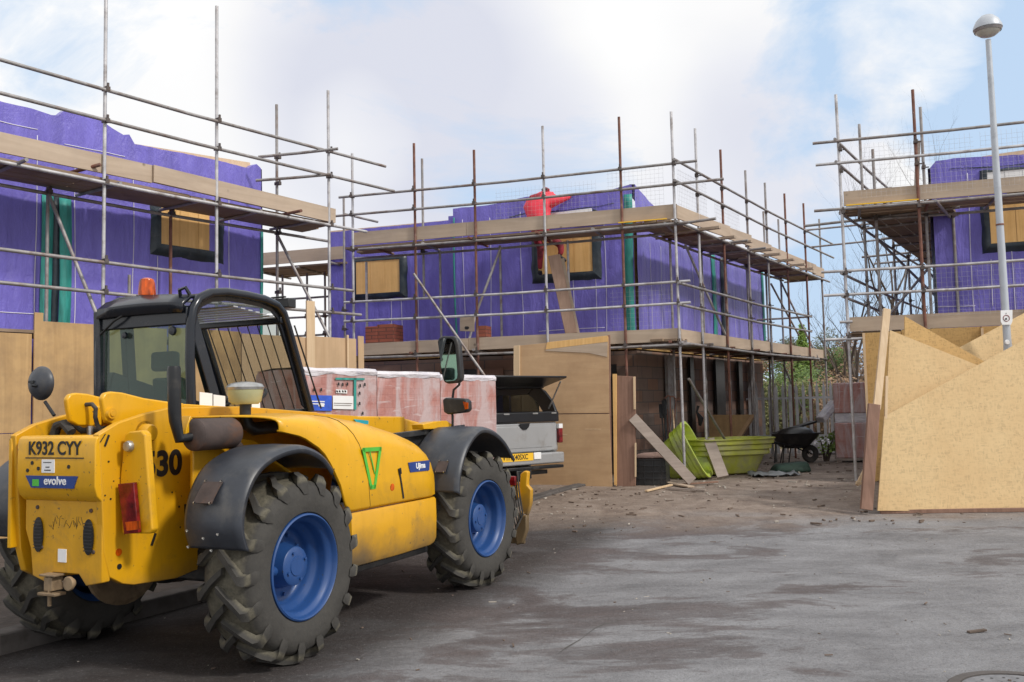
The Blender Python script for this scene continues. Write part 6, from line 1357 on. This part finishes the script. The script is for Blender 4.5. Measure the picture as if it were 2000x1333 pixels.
for px,Y,w,h,mat,tx in ((1500,28,3.0,2.0,'leaf_green','leftmost, just right of the purple corner'),(1545,27,3.0,1.6,'leaf_olive','behind the palisade fence below the plank deck'),(1600,29,3.4,1.6,'leaf_brown','above the wheelbarrow'),(1640,27,3.0,1.5,'leaf_olive','left of the red brick pack'),(1665,30,3.4,1.9,'leaf_brown','beside the right scaffold leg'),(1560,33,4.0,1.6,'leaf_brown','higher up, between the two scaffolds'),(1620,34,4.0,1.7,'leaf_dark','on the crest under the bare trees'),(1690,33,4.0,2.0,'leaf_dark','on the crest behind the right scaffold'),(1520,34,3.4,1.5,'leaf_olive','on the crest beside the purple corner'),(1590,31,3.,1.7,'leaf_green','halfway up the bank, mid gap'),(1480,31,3.4,2.0,'leaf_brown','partly hidden by the middle house')):
    bush(px,700,Y,w,h,50+k,mat,lab.format({'leaf_green':'green','leaf_olive':'olive','leaf_brown':'russet brown','leaf_dark':'dark'}[mat],tx),5200,ls=.045); k+=1
bush(1567,660,30,1.0,2.6,77,'leaf_bright','pointed yellow-green conifer on the crest between the scaffolds',1300,None,True,'tree','conifer',ls=.09)
for px,Y in ((1700,26),(1660,26)): bush(px,780,Y,2.6,1.8,80+px%7,'leaf_brown','russet bush low behind the %s'%('OSB hoarding' if px==1700 else 'red brick pack'),3000,ls=.05)
bush(1612,880,19.9,.5,.75,90,'leaf_bright','small yellow-green weed growing at the fence right of the wheelbarrow',160,None,cat='plant',nm='weed',zb=.28,ls=.05)

# dark sealed crack in the tarmac
cr=[(1086,1281),(1100,1268),(1118,1258),(1133,1250),(1146,1238),(1160,1228),(1180,1220),(1212,1214)]
Pc=[]
for i,(x,y) in enumerate(cr):
    a=gnd(x,y); wv=.012+.014*abs(math.sin(i*2.1)) if 0<i<7 else .002; Pc.append([Vector((a.x,a.y-wv*1.6,.005)),Vector((a.x+wv,a.y+wv*1.6,.005))])
tag(MB().grid(Pc).build('tarmac_crack',simple('damp_crack',(.075,.07,.066),.8)),kind='structure')
# ---------------------------------------------------------------- sky, sun, camera
w=bpy.data.worlds.new("World"); sc.world=w; w.use_nodes=True; nt=w.node_tree; nt.nodes.clear()
SUN=Vector((.62,-.42,.66)).normalized(); el=math.asin(SUN.z); az=math.atan2(SUN.x,SUN.y)
out=N(nt,'OutputWorld'); bg=N(nt,'Background'); sk=N(nt,'TexSky',sky_type='NISHITA'); sk.sun_disc=False; sk.sun_elevation=el; sk.sun_rotation=az; sk.air_density=1; sk.dust_density=2.5; sk.ozone_density=1.5
tc=N(nt,'TexCoord'); vec=tc.outputs['Generated']
mp=N(nt,'Mapping'); mp.inputs['Scale'].default_value=(1,1,1.9); nt.links.new(vec,mp.inputs[0])
n1=noi(nt,mp.outputs[0],3.4,10,.62,.55); n2=noi(nt,mp.outputs[0],2.2,6,.5,.15)
nv=N(nt,'VectorMath',operation='NORMALIZE'); nt.links.new(vec,nv.inputs[0])
def blob(px,py,r,amp,base=None):
    c=ray(px,py).normalized(); d=N(nt,'VectorMath',operation='DOT_PRODUCT'); nt.links.new(nv.outputs[0],d.inputs[0]); d.inputs[1].default_value=c
    m_=N(nt,'MapRange',interpolation_type='SMOOTHSTEP'); m_.inputs[1].default_value=math.cos(r/FPX*1.0); m_.inputs[2].default_value=1; m_.inputs[3].default_value=0; m_.inputs[4].default_value=amp; nt.links.new(d.outputs['Value'],m_.inputs[0])
    if base is None: return m_.outputs[0]
    a=N(nt,'Math',operation='ADD'); nt.links.new(m_.outputs[0],a.inputs[0]); nt.links.new(base,a.inputs[1]); return a.outputs[0]
# thin places in the cloud where blue shows
bl=blob(2050,60,800,.52); bl=blob(1530,340,130,.20,bl); bl=blob(1640,580,230,.40,bl); bl=blob(60,60,280,.10,bl); bl=blob(2300,300,420,.4,bl); bl=blob(1700,450,200,-.30,bl); bl=blob(1820,45,190,-.30,bl); bl=blob(1880,270,190,-.28,bl); bl=blob(1480,180,320,-.32,bl); bl=blob(1360,500,260,-.2,bl)
ad=N(nt,'Math',operation='MULTIPLY_ADD'); nt.links.new(n1,ad.inputs[0]); ad.inputs[1].default_value=1.35; nt.links.new(bl,ad.inputs[2])
cov=ramp(nt,ad.outputs[0],[(.74,1),(1.28,.04)])
# grey undersides
gr=blob(830,200,420,.50); gr=blob(960,300,300,.22,gr); gr=blob(1350,420,420,.30,gr); gr=blob(1560,250,260,.20,gr); gr=blob(700,60,300,.12,gr); gr=blob(720,250,150,-.32,gr); gr=blob(1130,200,260,-.22,gr)
ag=N(nt,'Math',operation='MULTIPLY_ADD'); nt.links.new(n2,ag.inputs[0]); ag.inputs[1].default_value=.75; nt.links.new(gr,ag.inputs[2])
shade=ramp(nt,ag.outputs[0],[(.34,(9.3,9.3,9.3)),(.50,(8.8,8.8,8.9)),(.68,(7.9,8.0,8.5)),(.95,(6.7,6.9,7.8))])
blue=mix(nt,.85,sk.outputs[0],(5.3,7.0,9.2))
fin=N(nt,'Mix',data_type='RGBA',blend_type='MIX'); nt.links.new(cov,fin.inputs[0]); nt.links.new(blue,fin.inputs[6]); nt.links.new(shade,fin.inputs[7])
nt.links.new(fin.outputs[2],bg.inputs[0]); bg.inputs[1].default_value=.09; nt.links.new(bg.outputs[0],out.inputs[0])
sl=bpy.data.lights.new('sun','SUN'); sl.energy=2.1; sl.angle=math.radians(7); sl.color=(1,.95,.88); so=bpy.data.objects.new('sun',sl); COL.objects.link(so)
so.rotation_euler=SUN.to_track_quat('Z','Y').to_euler(); so.location=(5,-5,12)
cd=bpy.data.cameras.new('camera'); co=bpy.data.objects.new('camera',cd); COL.objects.link(co); cd.lens=FPX/2000*36; cd.sensor_width=36; cd.clip_end=1500; cd.clip_start=.05
M=Matrix(((RT.x,UP.x,-FW.x,CAM.x),(RT.y,UP.y,-FW.y,CAM.y),(RT.z,UP.z,-FW.z,CAM.z),(0,0,0,1))); co.matrix_world=M
sc.camera=co; sc.view_settings.view_transform='Standard'; sc.view_settings.look='None'; sc.view_settings.exposure=.27; sc.view_settings.gamma=1
sc.cycles.max_bounces=8; sc.cycles.transparent_max_bounces=12
